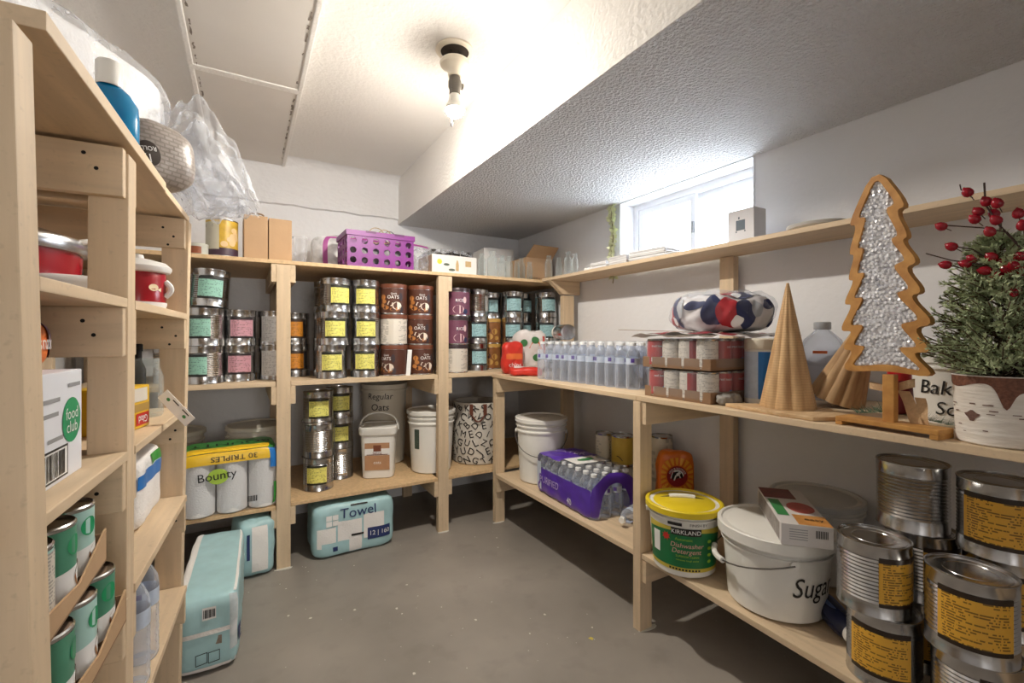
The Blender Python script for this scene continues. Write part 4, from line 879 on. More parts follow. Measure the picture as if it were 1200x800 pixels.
m = MB(); shape(m, rect(-.022, .040, -.016, .046), lambda u, v: (-.0432, -u, v)); shape(m, rect(.016, .040, .022, .046), lambda u, v: (-.0432, -u, v)); shape(m, rect(-.010, .094, -.004, .104), lambda u, v: (-.0432, -u, v)); m.build('print', 'slate_print', b)
pp = MB().box((-.10, -.12, 0), (.09, .12, .004)).build('sheet', 'paper_white', None, smooth=0); pp.location = (1.83, 1.150, ZN); tag(pp, 'flat white sheet under the small carton on the narrow shelf', 'paper')
pt = thing('plate_stack', 'white plates stacked flat on the narrow shelf right of the window', 'plates', (1.835, .885, ZN))
for i in range(3): MB().lathe([(.055, .002), (.075, .004), (.100, .014), (.101, .016), (.074, .008), (.001, .006)], 40, cap1=False).build('plate', 'paper_white', pt, loc=(0, 0, i*.0045))
# leafy garland hanging beside the window
plain('ivy', (228, 232, 190), .6, var=.25, vscale=30); plain('ivy_stem', (140, 130, 90), .7, var=.1)
gl = thing('leaf_garland', 'pale green leafy garland hanging at the left edge of the window', 'garland', (1.940, 2.10, 1.48)); random.seed(6)
pts = [(.004*sin(i), -.004+.012*sin(i*.9), .49-i*.035) for i in range(15)]
MB().tube(pts, .003, 6).build('stem', 'ivy_stem', gl)
m = MB()
for i in range(220):
    k = random.random()*13; p = Vector(pts[int(k)]).lerp(Vector(pts[int(k)+1]), k % 1); a = random.uniform(0, 2*pi); L_ = random.uniform(.022, .042)
    d_ = Vector((min(.2, cos(a))*.5, sin(a), random.uniform(-.6, .5))).normalized(); w_ = d_.cross(Vector((1, 0, .3))).normalized()*L_*.32; q = p+d_*L_
    m.fan([tuple(p), tuple(p+d_*L_*.45+w_+Vector((-.004, 0, 0))), tuple(q), tuple(p+d_*L_*.45-w_)])
fo = m.build('foliage', 'ivy', gl, smooth=0); fo['kind'] = 'stuff'
# ---------------------------------------------------------------- counter: bags, packs
plain('bag_red', (206, 52, 40), .35, var=.12, vscale=16); plain('bag_pale', (226, 220, 218), .35, var=.06); plain('logo_green', (60, 120, 70), .5, var=.1); plain('logo_orange', (226, 110, 50), .5, var=.1)
def bag(name, label, loc, rz, size, mat, n=3.5, lump=.01, seed=0, tilt=None, cat='bag', freq=16):
    t = thing(name, label, cat, loc, rz, None, tilt); s_ = Soft(*size, n, lump, freq, seed); m = MB(); s_.body(m, 16); b = merge(m.build('pouch', mat, t, 60)); return t, s_, b
t, s_, b = bag('snack_bag', 'red and white bag lying flat on the corner of the counter', (1.455, 2.325, .9205), R(-28), (.20, .155, .050), 'bag_red', 4, .006, 1)
m = MB(); s_.panel(m, '+z', -.75, .85, -.55, .8, .002, 10); m.build('print', 'bag_pale', b, 60); m = MB(); g = s_.map('+z', .3, .1, .004)
for i in range(5): shape(m, rect(-.03, -.03+i*.014, .04, -.024+i*.014), g)
m.build('print', 'ink_faint', b)
t, s_, b = bag('snack_bag', 'upright red bag behind the flat red bag on the counter corner', (1.452, 2.475, .9205), R(-10), (.135, .085, .205), 'bag_red', 4, .008, 2)
m = MB(); s_.panel(m, '-y', -.9, .9, -.1, .25, .002, 8); m.build('print', 'logo_orange', b, 60); text(b, 'chips', .04, s_.map('-y', 0, -.45, .004), WHITE)
t, s_, b = bag('snack_bag', 'white bag with orange and green round logo behind the red bags', (1.612, 2.520, .932), R(-18), (.215, .12, .265), 'bag_pale', 4, .012, 5)
for (u, v, k_) in ((-.55, .38, 0), (.18, .52, 1), (.30, -.35, 0)):
    m = MB(); g = s_.map('-y', u, v, .003); shape(m, ell(0, 0, .027, .025, 16), g); lg = m.build('print', 'logo_green', b)
    if k_: m = MB(); g = s_.map('-y', u, v-.25, .0035); shape(m, [(-.04, -.02), (.05, -.03), (.025, .02), (-.02, .02)], g); m.build('print', 'logo_orange', b)
m = MB(); s_.panel(m, '-y', .72, .96, -.3, .8, .002, 6); m.build('print', 'bag_red', b, 60)
sc = thing('silver_tube', 'clear silvery jar lying on top of the water bottle pack', 'jar', (1.535, 2.055, 1.1345+.043), R(75), None, (0, R(90)))
MB().lathe([(.030, -.08), (.042, -.078), (.043, -.07), (.043, .05), (.036, .065), (.036, .078), (.03, .08)], 24).build('body', 'steel', sc); MB().lathe([(.0385, .062), (.0385, .083), (.03, .084)], 24).build('cap', 'plastic_white', sc)
# two flats of small cans
plain('can_red', (176, 40, 42), .35, var=.15, vscale=40)
SR, SH_ = .0365, .106
ME_SC = MB().lathe([(SR*.95, 0), (SR, .002), (SR, .005), (SR*.98, .006), (SR*.98, SH_-.006), (SR, SH_-.005), (SR, SH_-.002), (SR*.95, SH_), (SR*.93, SH_-.003), (.001, SH_-.003)], 24, cap1=False).mesh('can', 'tin', 40)
ME_SL1 = patch_mesh(SR*.985+.0006, .008, SH_-.008, R(190), 'can_red', 'label', 16, 0); ME_SL2 = patch_mesh(SR*.985+.0006, .008, SH_-.008, R(170), 'lab_back', 'label', 14, pi)
_m = MB(); shape(_m, ell(.0, .030, .011, .011, 12), cylmap(SR*.985+.0012, 0, .45)); ME_SB = _m.mesh('print', 'wrap_blue', 60)
_m = MB(); strip(_m, -.028, .018, .03, .034, cylmap(SR*.985+.001, 0, 0), 8); ME_SW = _m.mesh('print', 'paper_white', 60)
_v, _f = text2d('red beans', .013); ME_ST = MB().add(_v, _f, lambda u, v: cylmap(SR*.985+.0012, .078)(u, v)).mesh('lettering', WHITE, 0)
random.seed(12)
def flat(label, z, rz, seed):
    t = thing('canned_goods_flat', label, 'can tray', (1.362, .992, z), rz); W_, L_ = .437, .300; hT = .040
    for a, b in (((0, 0, 0), (W_, L_, .003)), ((0, 0, .003), (.004, L_, hT)), ((W_-.004, 0, .003), (W_, L_, hT)), ((.004, 0, .003), (W_-.004, .004, hT)), ((.004, L_-.004, .003), (W_-.004, L_, hT))): MB().box(a, b).build('tray_panel', 'cardboard_dark', t, smooth=0, bevel=.0012)
    for i in range(6):
        for j in range(4):
            a = (.75, pi+1.9, .2, pi+1.3)[j]+random.uniform(-.5, .5) if i == 0 else (random.uniform(-2.0, -1.2) if j == 0 else random.uniform(0, 6))
            if i == 0 and j == 0: a = pi*.25
            c_ = obj('can', ME_SC, t, (.036+i*.073, .0385+j*.0742, .0035), a); 
            if i < 3 or j == 0:
                l = obj('label', ME_SL1, c_); obj('label', ME_SL2, c_); obj('print', ME_SB, l); obj('print', ME_SW, l); obj('lettering', ME_ST, l)
    m = MB(); s_ = Soft(W_+.004, L_+.004, .112, 12, .001, 30, seed); m.M = Matrix.Translation((W_/2, L_/2, 0)); s_.body(m, 14); merge(m.build('shrink_wrap', 'cling', t, 60)); return t
flat('lower cardboard flat of red and white cans on the counter', .9205, R(-1), 1); flat('upper cardboard flat of red and white cans stacked on another flat', 1.0345, R(1.0), 2)
sheet = thing('plastic_sheet', 'red and white printed plastic film lying on the upper can flat', 'plastic film', (1.585, 1.135, 1.156)); m = MB()
m.grid(lambda u, v: ((u-.5)*.50, (v-.5)*.40, .008+.007*hnoise(u*8, v*7)-.012*(abs(v-.5)*2)**4), 28, 24); m.build('film', 'bag_pale', sheet, 25)
for (u0, u1, v0, v1) in ((.05, .45, .62, .95), (.55, .95, .30, .60), (.02, .30, .10, .35)):
    m = MB(); m.grid(lambda u, v: ((u-.5)*.50, (v-.5)*.40, .0095+.007*hnoise(u*8, v*7)-.012*(abs(v-.5)*2)**4), 10, 10, u0, u1, v0, v1); m.build('print', plain('maroon', (140, 30, 44), .4, var=.2), sheet, 25)
st_ = MB().box((-.003, -.17, 0), (.003, .17, .002)).build('skewer', plain('skewer_wood', (150, 120, 90), .6, var=.1), None, smooth=0); st_.location = (1.42, 1.27, 1.174); st_.rotation_euler = (R(2), 0, R(22)); tag(st_, 'thin wooden stick poking out over the can flats', 'stick')
fl = thing('flag_bag', 'clear bag of red, white and navy flag cloth on top of the can flats', 'bag', (1.565, 1.095, 1.172), R(-52))
s_ = Soft(.33, .26, .135, 3, .016, 13, 3); m = MB(); s_.body(m, 20); b = merge(m.build('cloth', 'bag_pale', fl, 60))
plain('cap_grey', (176, 178, 182), .4, var=0); plain('flag_navy', (42, 50, 92), .7, var=.2, vscale=14); plain('flag_red', (176, 44, 52), .6, var=.2, vscale=14)
def blob(face, u0, v0, ru, rv, mat, off=.003, ph=0):
    m = MB(); f = Soft.FACES[face]; m.grid(lambda a, r: s_.pt(f(u0+ru*r*cos(2*pi*a)*(1+.18*sin(4*pi*a+ph)), v0+rv*r*sin(2*pi*a)*(1+.15*cos(6*pi*a+ph))), off), 22, 6, 0, 1, .02, 1); m.build('flag_patch', mat, b, 60)
for fc_ in ('-y', '+x', '+z', '-x'):
    blob(fc_, -.22, .0, .22, .85, 'flag_navy', .003, 1); blob(fc_, .12, .0, .24, .85, 'flag_red', .004, 2); blob(fc_, .48, -.05, .22, .9, 'flag_navy', .0045, 3); blob(fc_, -.68, .45, .28, .30, 'flag_navy', .003, .4); blob(fc_, .80, .2, .16, .6, 'cap_grey', .005, 1.4)
    blob(fc_, .28, -.45, .12, .26, 'paper_white', .006, .3)
s2 = Soft(.352, .282, .148, 3, .016, 17, 9); m = MB(); s2.body(m, 22); merge(m.build('clear_bag', 'cling', fl, 40))
wc = thing('wipes_canister', 'white and blue canister between the can flats and the wooden cone', 'canister', (1.548, .927, .9205), camrot(1.548, .927))
MB().lathe([(.050, 0), (.053, .004), (.053, .19), (.050, .195)], 32).build('body', 'plastic_white', wc); MB().lathe([(.054, .188), (.055, .19), (.054, .222), (.048, .226), (.001, .226)], 32, cap0=False).build('lid', 'plastic_cream', wc)
m = MB(); m.grid(lambda u, v: cylmap(.0536, 0)(-.01+.07*u, .02+.16*v), 14, 1); lb = m.build('label', 'wrap_blue', wc); m = MB(); m.grid(lambda u, v: cylmap(.0534, 0)(-.075+.065*u, .02+.16*v), 14, 1); m.build('label', 'label_water', wc)
m = MB(); strip(m, .025, .10, .058, .165, cylmap(.0542, 0), 6); m.build('print', 'navy_print', lb)
t, s_, b = bag('rag', 'small grey crumpled cloth in front of the canister', (1.425, .968, .9205), 0, (.11, .045, .035), plain('rag_grey', (150, 146, 140), .9, var=.3, vscale=60), 3, .006, 4, cat='cloth', freq=50)
jg = thing('plastic_jug', 'big clear plastic jug behind the leaning wooden cone', 'jug', (1.868, .885, .9205), camrot(1.868, .885))
MB().lathe([(.06, .002), (.070, 0), (.074, .008), (.074, .06), (.070, .066), (.074, .072), (.074, .12), (.070, .126), (.074, .132), (.074, .175), (.060, .22), (.030, .25), (.024, .256), (.024, .262)], 32, cap1=False).build('body', 'pet', jg)
MB().lathe([(.027, .258), (.028, .26), (.028, .284), (.024, .287)], 20).build('cap', 'cap_grey', jg)
m = MB(); strip(m, -.03, .19, .015, .20, conemap(.074, .060, .045, -.175, 0, .002) if False else cylmap(.0755, -.02), 6); m.build('print', 'logo_orange', jg)

# ---------------------------------------------------------------- wooden cone trees on a slab
def woodtex(name, rgb, dark, sc=(9, 9, .8), ring=0):
    m, nt, b = newmat(name); f = noise(nt, 6, 5, sc=sc); c = srgb(rgb); d = srgb(dark); x = mixc(nt, ramp(nt, f, .3, .7), d, c)
    if ring:
        w = N(nt, 'ShaderNodeTexWave', wave_type='BANDS', bands_direction='Z'); w.inputs['Scale'].default_value = ring; w.inputs['Distortion'].default_value = 1.5; w.inputs['Detail'].default_value = 2
        tc = N(nt, 'ShaderNodeTexCoord'); link(nt, tc.outputs['Object'], w.inputs['Vector']); x = mixc(nt, mathn(nt, 'MULTIPLY', ramp(nt, w.outputs['Fac'], .6, 1), .22), x, srgb(tuple(v*.72 for v in dark)))
    link(nt, x, b.inputs['Base Color']); b.inputs['Roughness'].default_value = .6; bump(nt, b, f, .25, .004); MATS[name] = m
woodtex('cone_wood', (214, 178, 130), (178, 138, 94), ring=40); woodtex('cone_wood_b', (196, 160, 116), (158, 122, 82)); woodtex('slab_wood', (216, 186, 146), (186, 150, 108), (1.5, 7, 9)); woodtex('tree_wood', (200, 148, 78), (166, 112, 52), (5, 5, 5))
def cone(mb, r, h, fl=12, amp=.06, n=72, m_=14):
    mb.grid(lambda u, v: ((lambda rr: (rr*cos(2*pi*u), rr*sin(2*pi*u), h*v))((r*(1-v)+.0035)*(1+amp*abs(sin(fl*pi*u))-amp*.5))), n, m_, closeu=True)
    k0 = len(mb.v)-n*(m_+1); mb.af([k0+i for i in range(n)][::-1]); mb.af([k0+n*m_+i for i in range(n)]); return mb
SLB = [(1.372, .945), (1.352, .86), (1.338, .76), (1.336, .655), (1.40, .622), (1.462, .628), (1.535, .70), (1.528, .80), (1.500, .855), (1.43, .90)]
sl = MB().prism([(x-1.42, y-.78) for x, y in SLB], 0, .012).build('wood_slab', 'slab_wood', None, smooth=0, bevel=.003); sl.location = (1.42, .78, .9205); tag(sl, 'thin pale wooden slab under the wooden cone on the counter', 'wood slab')
c1 = cone(MB(), .0705, .385, 10, .11).build('wooden_cone', 'cone_wood', None, 30); c1.location = (1.455, .788, .9333); tag(c1, 'upright fluted wooden cone tree standing on the slab', 'cone tree')
c2 = cone(MB(), .074, .36, 12, .10).build('wooden_cone', 'cone_wood_b', None, 30); c2.location = (1.705, .765, .9475); c2.rotation_euler = (R(21), R(-2), 0); tag(c2, 'tilted fluted wooden cone tree leaning behind the white-filled tree', 'cone tree')

# ---------------------------------------------------------------- flat tree ornament with white mosaic filling
td = thing('tree_ornament', 'flat wooden Christmas tree with white mosaic filling on a stand', 'tree ornament', (1.372, .497, .9205), R(-90-6))
IN = [(385,62),(440,148),(410,156),(447,230),(424,240),(467,298),(430,309),(478,372),(436,381),(504,452),(446,462),(499,520),(441,522),(512,582),(415,566),(308,578),(356,521),(314,516),(352,461),(304,462),(350,386),(317,386),(354,318),(327,318),(350,250),(329,248),(357,166),(331,165)]
INp = [((x-418)/2.224/580, (600-y)/2.224/482) for x, y in IN]     # metres, v up
def offset(poly, d):
    out = []; n = len(poly)
    for i in range(n):
        p0, p1, p2 = Vector(poly[i-1]), Vector(poly[i]), Vector(poly[(i+1) % n]); e1 = (p1-p0).normalized(); e2 = (p2-p1).normalized()
        n1 = Vector((-e1.y, e1.x)); n2 = Vector((-e2.y, e2.x)); b = (n1+n2)
        if b.length < .2: b = n1
        b.normalize(); k = max(.55, b.dot(n1)); out.append(tuple(p1+b*d/k))
    return out
def chaikin(poly, it=2, q=.25):
    for _ in range(it):
        o = []
        for i in range(len(poly)):
            a, b = Vector(poly[i]), Vector(poly[(i+1) % len(poly)]); o += [tuple(a.lerp(b, q)), tuple(a.lerp(b, 1-q))]
        poly = o
    return poly
area = sum(INp[i-1][0]*INp[i][1]-INp[i][0]*INp[i-1][1] for i in range(len(INp)))
OUTp = offset(INp, .016 if area < 0 else -.016)
ip = chaikin(INp, 2, .16); op = chaikin(OUTp, 2, .22)
V0 = .132; TH = .022
m = MB(); n = len(ip)
def tp3(x, v, d): return (x, d, V0+v)
k0 = m.av([tp3(*p, -TH/2) for p in op]+[tp3(*p, -TH/2) for p in ip]+[tp3(*p, TH/2) for p in op]+[tp3(*p, TH/2) for p in ip])
for i in range(n):
    j = (i+1) % n
    m.af([k0+i, k0+j, k0+n+j, k0+n+i]); m.af([k0+2*n+i, k0+3*n+i, k0+3*n+j, k0+2*n+j]); m.af([k0+i, k0+2*n+i, k0+2*n+j, k0+j]); m.af([k0+n+i, k0+n+j, k0+3*n+j, k0+3*n+i])
m.build('frame', 'tree_wood', td, 40)
def mosaic():
    m_, nt, b = newmat('mosaic'); tc = N(nt, 'ShaderNodeTexCoord'); v = N(nt, 'ShaderNodeTexVoronoi'); v.inputs['Scale'].default_value = 75; link(nt, tc.outputs['Object'], v.inputs['Vector'])
    link(nt, mixc(nt, ramp(nt, v.outputs['Distance'], 0, .7), srgb(240, 240, 244), srgb(182, 182, 190)), b.inputs['Base Color']); b.inputs['Roughness'].default_value = .22; bump(nt, b, v.outputs['Distance'], -.9, .006); MATS['mosaic'] = m_
mosaic()
MB().prism([(x, v) for x, v in ip], -.003, .003, fn=lambda x, v, d: (x, d, V0+v)).build('filling', 'mosaic', td, smooth=0)
# mosaic chips: small raised domes inside the outline
def inside(p, poly):
    c_ = False; j = len(poly)-1
    for i in range(len(poly)):
        if (poly[i][1] > p[1]) != (poly[j][1] > p[1]) and p[0] < (poly[j][0]-poly[i][0])*(p[1]-poly[i][1])/(poly[j][1]-poly[i][1])+poly[i][0]: c_ = not c_
        j = i
    return c_
random.seed(21); m = MB(); done = []
for a in range(9000):
        x, v = random.uniform(-.12, .12), random.uniform(.008, .51)
        if not inside((x, v), ip) or any((x-p)**2+(v-q)**2 < .0072**2 for p, q in done): continue
        done.append((x, v))
        r = random.uniform(.0040, .0066); h = random.uniform(.002, .0055); tx, ty = random.uniform(-.3, .3), random.uniform(-.3, .3)
        k0 = m.av([(x+r*cos(q), -.003, V0+v+r*sin(q)) for q in [2*pi*i/7 for i in range(7)]]+[(x+r*.6*cos(q), -.003-h*(1+tx*cos(q)+ty*sin(q)), V0+v+r*.6*sin(q)) for q in [2*pi*i/7 for i in range(7)]])
        for i in range(7): m.af([k0+i, k0+(i+1) % 7, k0+7+(i+1) % 7, k0+7+i])
        m.af([k0+7+i for i in range(7)])
ch = m.build('mosaic_chips', plain('chip_white', (226, 226, 230), .25, var=.12, vscale=90), td, smooth=0); ch['kind'] = 'stuff'
MB().box((-.0125, -.010, .020), (.0125, .010, .138)).build('trunk', 'tree_wood', td, smooth=0, bevel=.002)
MB().box((-.108, -.034, .010), (.108, .034, .022)).build('base', 'tree_wood', td, smooth=0, bevel=.002)
for x in (-.100, .100): MB().box((x-.008, -.034, 0), (x+.008, .034, .010)).build('foot', 'tree_wood', td, smooth=0, bevel=.001)
# burlap bow on the trunk, pine sprigs behind it
plain('burlap', (206, 172, 132), .9, var=.15, vscale=120, bmp=.4, bscale=300); plain('pine_needle', (70, 96, 74), .6, var=.25, vscale=60)
bw_ = MB()
def ribbon(pts, w):
    P_ = [Vector(p) for p in pts]; bw_.grid(lambda u, v: tuple(P_[min(len(P_)-1, int(round(u*(len(P_)-1))))]+Vector((0, -.004*sin(u*7), (v-.5)*w))), len(P_)-1, 2)
ribbon([(.012+.03*sin(pi*i/10), .016+.012*sin(2*pi*i/10), .108+.012*sin(pi*i/10)) for i in range(11)], .020); ribbon([(-.012-.042*sin(pi*i/10), .016+.012*sin(2*pi*i/10), .100+.006*sin(pi*i/10)) for i in range(11)], .016)
bw_.grid(lambda u, v: (.018+.028*u+.026*(v-.5), .020+.004*sin(u*5), .098-.075*u), 8, 2); bw_.grid(lambda u, v: (.050+.008*u+.022*(v-.5), .022+.004*sin(u*6), .085-.062*u), 8, 2)
bw_.build('bow', 'burlap', td, 60)
random.seed(31); m = MB()
for (x0, x1, y0) in ((-.02, -.085, .022), (.01, .115, .024), (.02, .10, .03)):
    for i in range(46):
        t_ = random.random(); p = Vector((x0+(x1-x0)*t_, y0, .028+.012*(1-t_))); a = random.uniform(-1.2, 1.2); L_ = random.uniform(.02, .038); sgn = 1 if x1 > x0 else -1
        d_ = Vector((sgn*cos(a)*.8, random.uniform(-.2, .35), abs(sin(a))*.8-.05)).normalized(); q = p+d_*L_; w_ = Vector((.0008, 0, .0008)); m.fan([tuple(p-w_), tuple(p+w_), tuple(q)])
nd = m.build('pine_sprig', 'pine_needle', td, smooth=0); nd['kind'] = 'stuff'
rj = thing('red_container', 'small dark red jar glimpsed behind the tree ornament trunk', 'jar', (1.705, .595, .9205)); MB().lathe([(.030, 0), (.034, .004), (.034, .085), (.026, .10), (.026, .125), (.022, .128)], 24).build('body', plain('dark_red', (120, 24, 30), .3, var=.2), rj)
MB().lathe([(.028, .10), (.029, .102), (.029, .128), (.024, .131)], 20).build('lid', plain('lid_red', (190, 30, 36), .3, var=.05), rj)

# ---------------------------------------------------------------- birch pot with evergreen and berry branch
def birch():
    m_, nt, b = newmat('birch'); f = noise(nt, 7, 5, sc=(2.2, 2.2, 14)); g = noise(nt, 3, 3, sc=(9, 9, 70))
    x = mixc(nt, ramp(nt, f, .35, .7), srgb(222, 214, 204), srgb(238, 233, 226)); x = mixc(nt, ramp(nt, g, .70, .76), x, srgb(90, 70, 62)); link(nt, x, b.inputs['Base Color']); b.inputs['Roughness'].default_value = .55; bump(nt, b, f, .5, .006); MATS['birch'] = m_
birch(); px_, py_ = 1.412, .316
pot = thing('planter', 'white birch-bark pot with brown drips holding a small evergreen', 'planter', (px_, py_, .9205), camrot(px_, py_))
MB().lathe([(.066, 0), (.070, .003), (.076, .145), (.077, .148), (.071, .148), (.070, .132), (.001, .132)], 48, cap1=False).build('body', 'birch', pot)
m = MB(); cmx = conemap(.070, .076, .155, 0, 0, .0012)
def drip(u): return .019+.005*sin(u*60)+.006*max(0, sin(u*33+.7))+.040*math.exp(-((u-.008)/.012)**2)+.02*math.exp(-((u-.085)/.014)**2)
m.grid(lambda u, v: cmx(-.20+.40*u, .146-drip(-.20+.40*u)*v), 90, 4, flip=True); m.build('drip_glaze', plain('rust_drip', (120, 74, 54), .6, var=.5, vscale=160, bmp=.4, bscale=200), pot)
m = MB(); shape(m, [(-.045+.013*cos(a)*(1+.3*sin(3*a)), .062+.010*sin(a)*(1+.3*cos(4*a))) for a in [2*pi*i/14 for i in range(14)]], conemap(.070, .076, .155, 0, 0, .001)); shape(m, ell(-.047, .061, .006, .004), conemap(.070, .076, .155, 0, 0, .0016)); m.build('bark_knot', plain('knot', (120, 88, 78), .6, var=.5, vscale=200), pot)
random.seed(41); m = MB()
for i in range(26):
    u0, v0, w_ = random.uniform(-.11, .11), random.uniform(.012, .095), random.uniform(.006, .020); strip(m, u0, v0, u0+w_, v0+random.uniform(.0012, .0026), conemap(.070, .076, .145, 0, 0, .0010), 3)
m.build('bark_dashes', 'knot', pot, smooth=0)['kind'] = 'stuff'
MB().lathe([(.070, .133), (.001, .135)], 24, cap0=False).build('soil', plain('soil', (60, 48, 38), .9, var=.3), pot)
ev = thing('evergreen', 'small grey-green cedar plant growing in the birch pot', 'plant', (px_, py_, 1.055)); plain('cedar', (186, 198, 156), .6, var=.3, vscale=25); plain('cedar_stem', (90, 74, 54), .8, var=.1)
random.seed(17); m = MB(); st = MB()
st.tube([(0, 0, 0), (.004, 0, .10), (0, .004, .22), (.002, 0, .345)], [.006, .005, .004, .002], 6)
for i in range(380):
    t_ = random.random()**1.25; z0 = .004+.30*t_; a = random.uniform(0, 2*pi); Rm = .125*(1-t_)**.6+.028; L_ = Rm*random.uniform(.6, 1.05); el = random.uniform(-.05, .8) if t_ > .15 else random.uniform(.1, .6)
    d_ = Vector((cos(a)*cos(el), sin(a)*cos(el), sin(el))); p0 = Vector((0, 0, z0)); st.tube([tuple(p0), tuple(p0+d_*L_)], .0012, 4)
    for k in range(24):
        q = random.uniform(.25, 1.0); p = p0+d_*L_*q; b1 = d_.orthogonal().normalized(); b1.rotate(Matrix.Rotation(random.uniform(0, 2*pi), 3, d_)); dd = (d_*.75+b1*random.uniform(.3, .9)).normalized(); l2 = random.uniform(.010, .026)*(1.2-q*.5)
        w_ = dd.cross(d_); w_ = (w_.normalized() if w_.length > 1e-4 else b1)*l2*.13
        m.fan([tuple(p), tuple(p+dd*l2*.5+w_), tuple(p+dd*l2), tuple(p+dd*l2*.5-w_)])
        for s__ in (-1, 1):
            dq = (dd+w_.normalized()*s__*.8).normalized(); pq = p+dd*l2*.45; wq = dq.cross(Vector((.3, .5, .8))).normalized()*l2*.09; m.fan([tuple(pq-wq), tuple(pq+wq), tuple(pq+dq*l2*.55)])
st.build('branch', 'cedar_stem', ev); fo = m.build('foliage', 'cedar', ev, smooth=0); fo['kind'] = 'stuff'
br = thing('berry_spray', 'branch of glossy red berries arching over the birch pot', 'berries', (px_-.012, py_-.02, 1.063)); plain('berry_red', (150, 14, 34), .16, var=.2, vscale=40); plain('twig', (58, 36, 30), .7, var=.1)
ME_BER = MB().lathe([(.0014, 0), (.006, .0012), (.0094, .006), (.0098, .011), (.0082, .017), (.005, .0205), (.0024, .0222), (.0016, .024)], 14).mesh('berry', 'berry_red', 60)
base = Vector((px_-.012, py_-.02, 1.063))
BER = [(1.350, 0.352, 1.464), (1.370, 0.328, 1.441), (1.360, 0.309, 1.431), (1.380, 0.343, 1.424), (1.370, 0.346, 1.407), (1.390, 0.321, 1.416), (1.360, 0.311, 1.396), (1.360, 0.398, 1.401), (1.350, 0.318, 1.372), (1.360, 0.273, 1.377), (1.350, 0.378, 1.351), (1.370, 0.320, 1.321), (1.380, 0.351, 1.323), (1.370, 0.361, 1.312), (1.360, 0.391, 1.313), (1.360, 0.328, 1.292), (1.380, 0.307, 1.307), (1.370, 0.312, 1.280), (1.360, 0.295, 1.291), (1.350, 0.284, 1.296), (1.370, 0.279, 1.316), (1.360, 0.284, 1.243), (1.380, 0.280, 1.286), (1.380, 0.283, 1.406)]
hub = Vector((1.385, 0.270, 1.316))-base; hub2 = Vector((1.390, 0.283, 1.283))-base
st = MB(); st.tube([(0, 0, -.02), tuple(hub2*.55+Vector((0, -.01, .02))), tuple(hub2), tuple(hub), tuple(Vector((1.370, 0.310, 1.389))-base), tuple(Vector((1.370, 0.329, 1.434))-base), tuple(Vector((1.370, 0.331, 1.482))-base)], .0018, 6)
st.tube([tuple(hub), tuple(Vector((1.370, 0.297, 1.369))-base), tuple(Vector((1.370, 0.335, 1.386))-base), tuple(Vector((1.360, 0.391, 1.402))-base)], .0014, 6)
st.tube([tuple(hub2), tuple(Vector((1.370, 0.322, 1.314))-base), tuple(Vector((1.370, 0.349, 1.342))-base), tuple(Vector((1.360, 0.374, 1.351))-base)], .0014, 6)
st.tube([tuple(hub2), tuple(Vector((1.370, 0.335, 1.307))-base), tuple(Vector((1.370, 0.384, 1.323))-base), tuple(Vector((1.360, 0.425, 1.344))-base)], .0014, 6)
st.tube([tuple(hub2), tuple(Vector((1.380, 0.318, 1.263))-base), tuple(Vector((1.370, 0.405, 1.218))-base)], .0012, 6); st.tube([tuple(Vector((1.370, 0.349, 1.454))-base), tuple(Vector((1.360, 0.365, 1.475))-base), tuple(Vector((1.360, 0.367, 1.487))-base)], .0012, 6)
for b_ in BER:
    p = Vector(b_)-base; tgt = hub if b_[2] > 1.372 else hub2; d_ = (tgt-p); d_.normalize(); st.tube([tuple(p), tuple(p+d_*.02+Vector((0, 0, -.002)))], .0009, 4)
    o = obj('berry', ME_BER, br); q = (-d_).to_track_quat('Z', 'Y'); o.rotation_mode = 'QUATERNION'; o.rotation_quaternion = q; o.location = p-(-d_)*.011
st.build('twig', 'twig', br)

# ---------------------------------------------------------------- right unit low shelf: small things
bx = thing('food_box', 'flat printed food box lying tilted across the sugar bucket lid', 'box', (1.520, .812, LZ(sgy)+.002+.2535), atan2(.226, .255))
MB().box((-.168, -.066, 0), (.168, .066, .062)).build('carton', plain('box_grey', (216, 212, 210), .5, var=.04), bx, smooth=0, bevel=.0015)
tm = lambda u, v: (v, -u, .0625)   # top print, read from the near end
m = MB(); shape(m, rect(-.066, .06, .03, .166), tm); m.build('print', plain('meat_red', (120, 36, 40), .4, var=.4, vscale=40), bx)
m = MB(); shape(m, ell(.02, -.02, .038, .05, 20), lambda u, v: (v, -u, .0628)); m.build('print', plain('meat_pink', (186, 84, 76), .4, var=.3, vscale=40), bx); m = MB(); shape(m, rect(-.02, -.166, .066, -.085), lambda u, v: (v, -u, .0626)); m.build('print', plain('sauce', (214, 150, 80), .4, var=.3, vscale=30), bx)
m = MB(); shape(m, rect(-.060, -.10, -.028, .045), lambda u, v: (v, -u, .0629)); m.build('print', 'leaf_green', bx); text(bx, 'easy', .03, lambda u, v: (v-.12, -u-.03, .0634), INK)
m = MB()
for i in range(8): shape(m, rect(-.052+i*.004, .028, -.052+i*.004+.0022, .050), lambda u, v: (-.1688, u, v) if True else 0)
m.build('barcode', INK, bx)
m = MB()
for i in range(5): shape(m, rect(-.002, .018+i*.007, .045, .0205+i*.007), lambda u, v: (-.1687, u, v))
m.build('print', 'ink_faint', bx)
m = MB(); shape(m, rect(-.15, .006, .15, .056), lambda u, v: (u, .0665, v)); m.build('print', plain('side_print', (150, 142, 136), .5, var=.4, vscale=50), bx)
t, s_, b = bag('soda_bag', 'orange baking soda bag with round emblem on the low right shelf', (1.828, 1.535, .306), R(-30), (.175, .075, .285), plain('bag_orange', (226, 116, 28), .32, var=.12, vscale=14), 5, .006, 7)
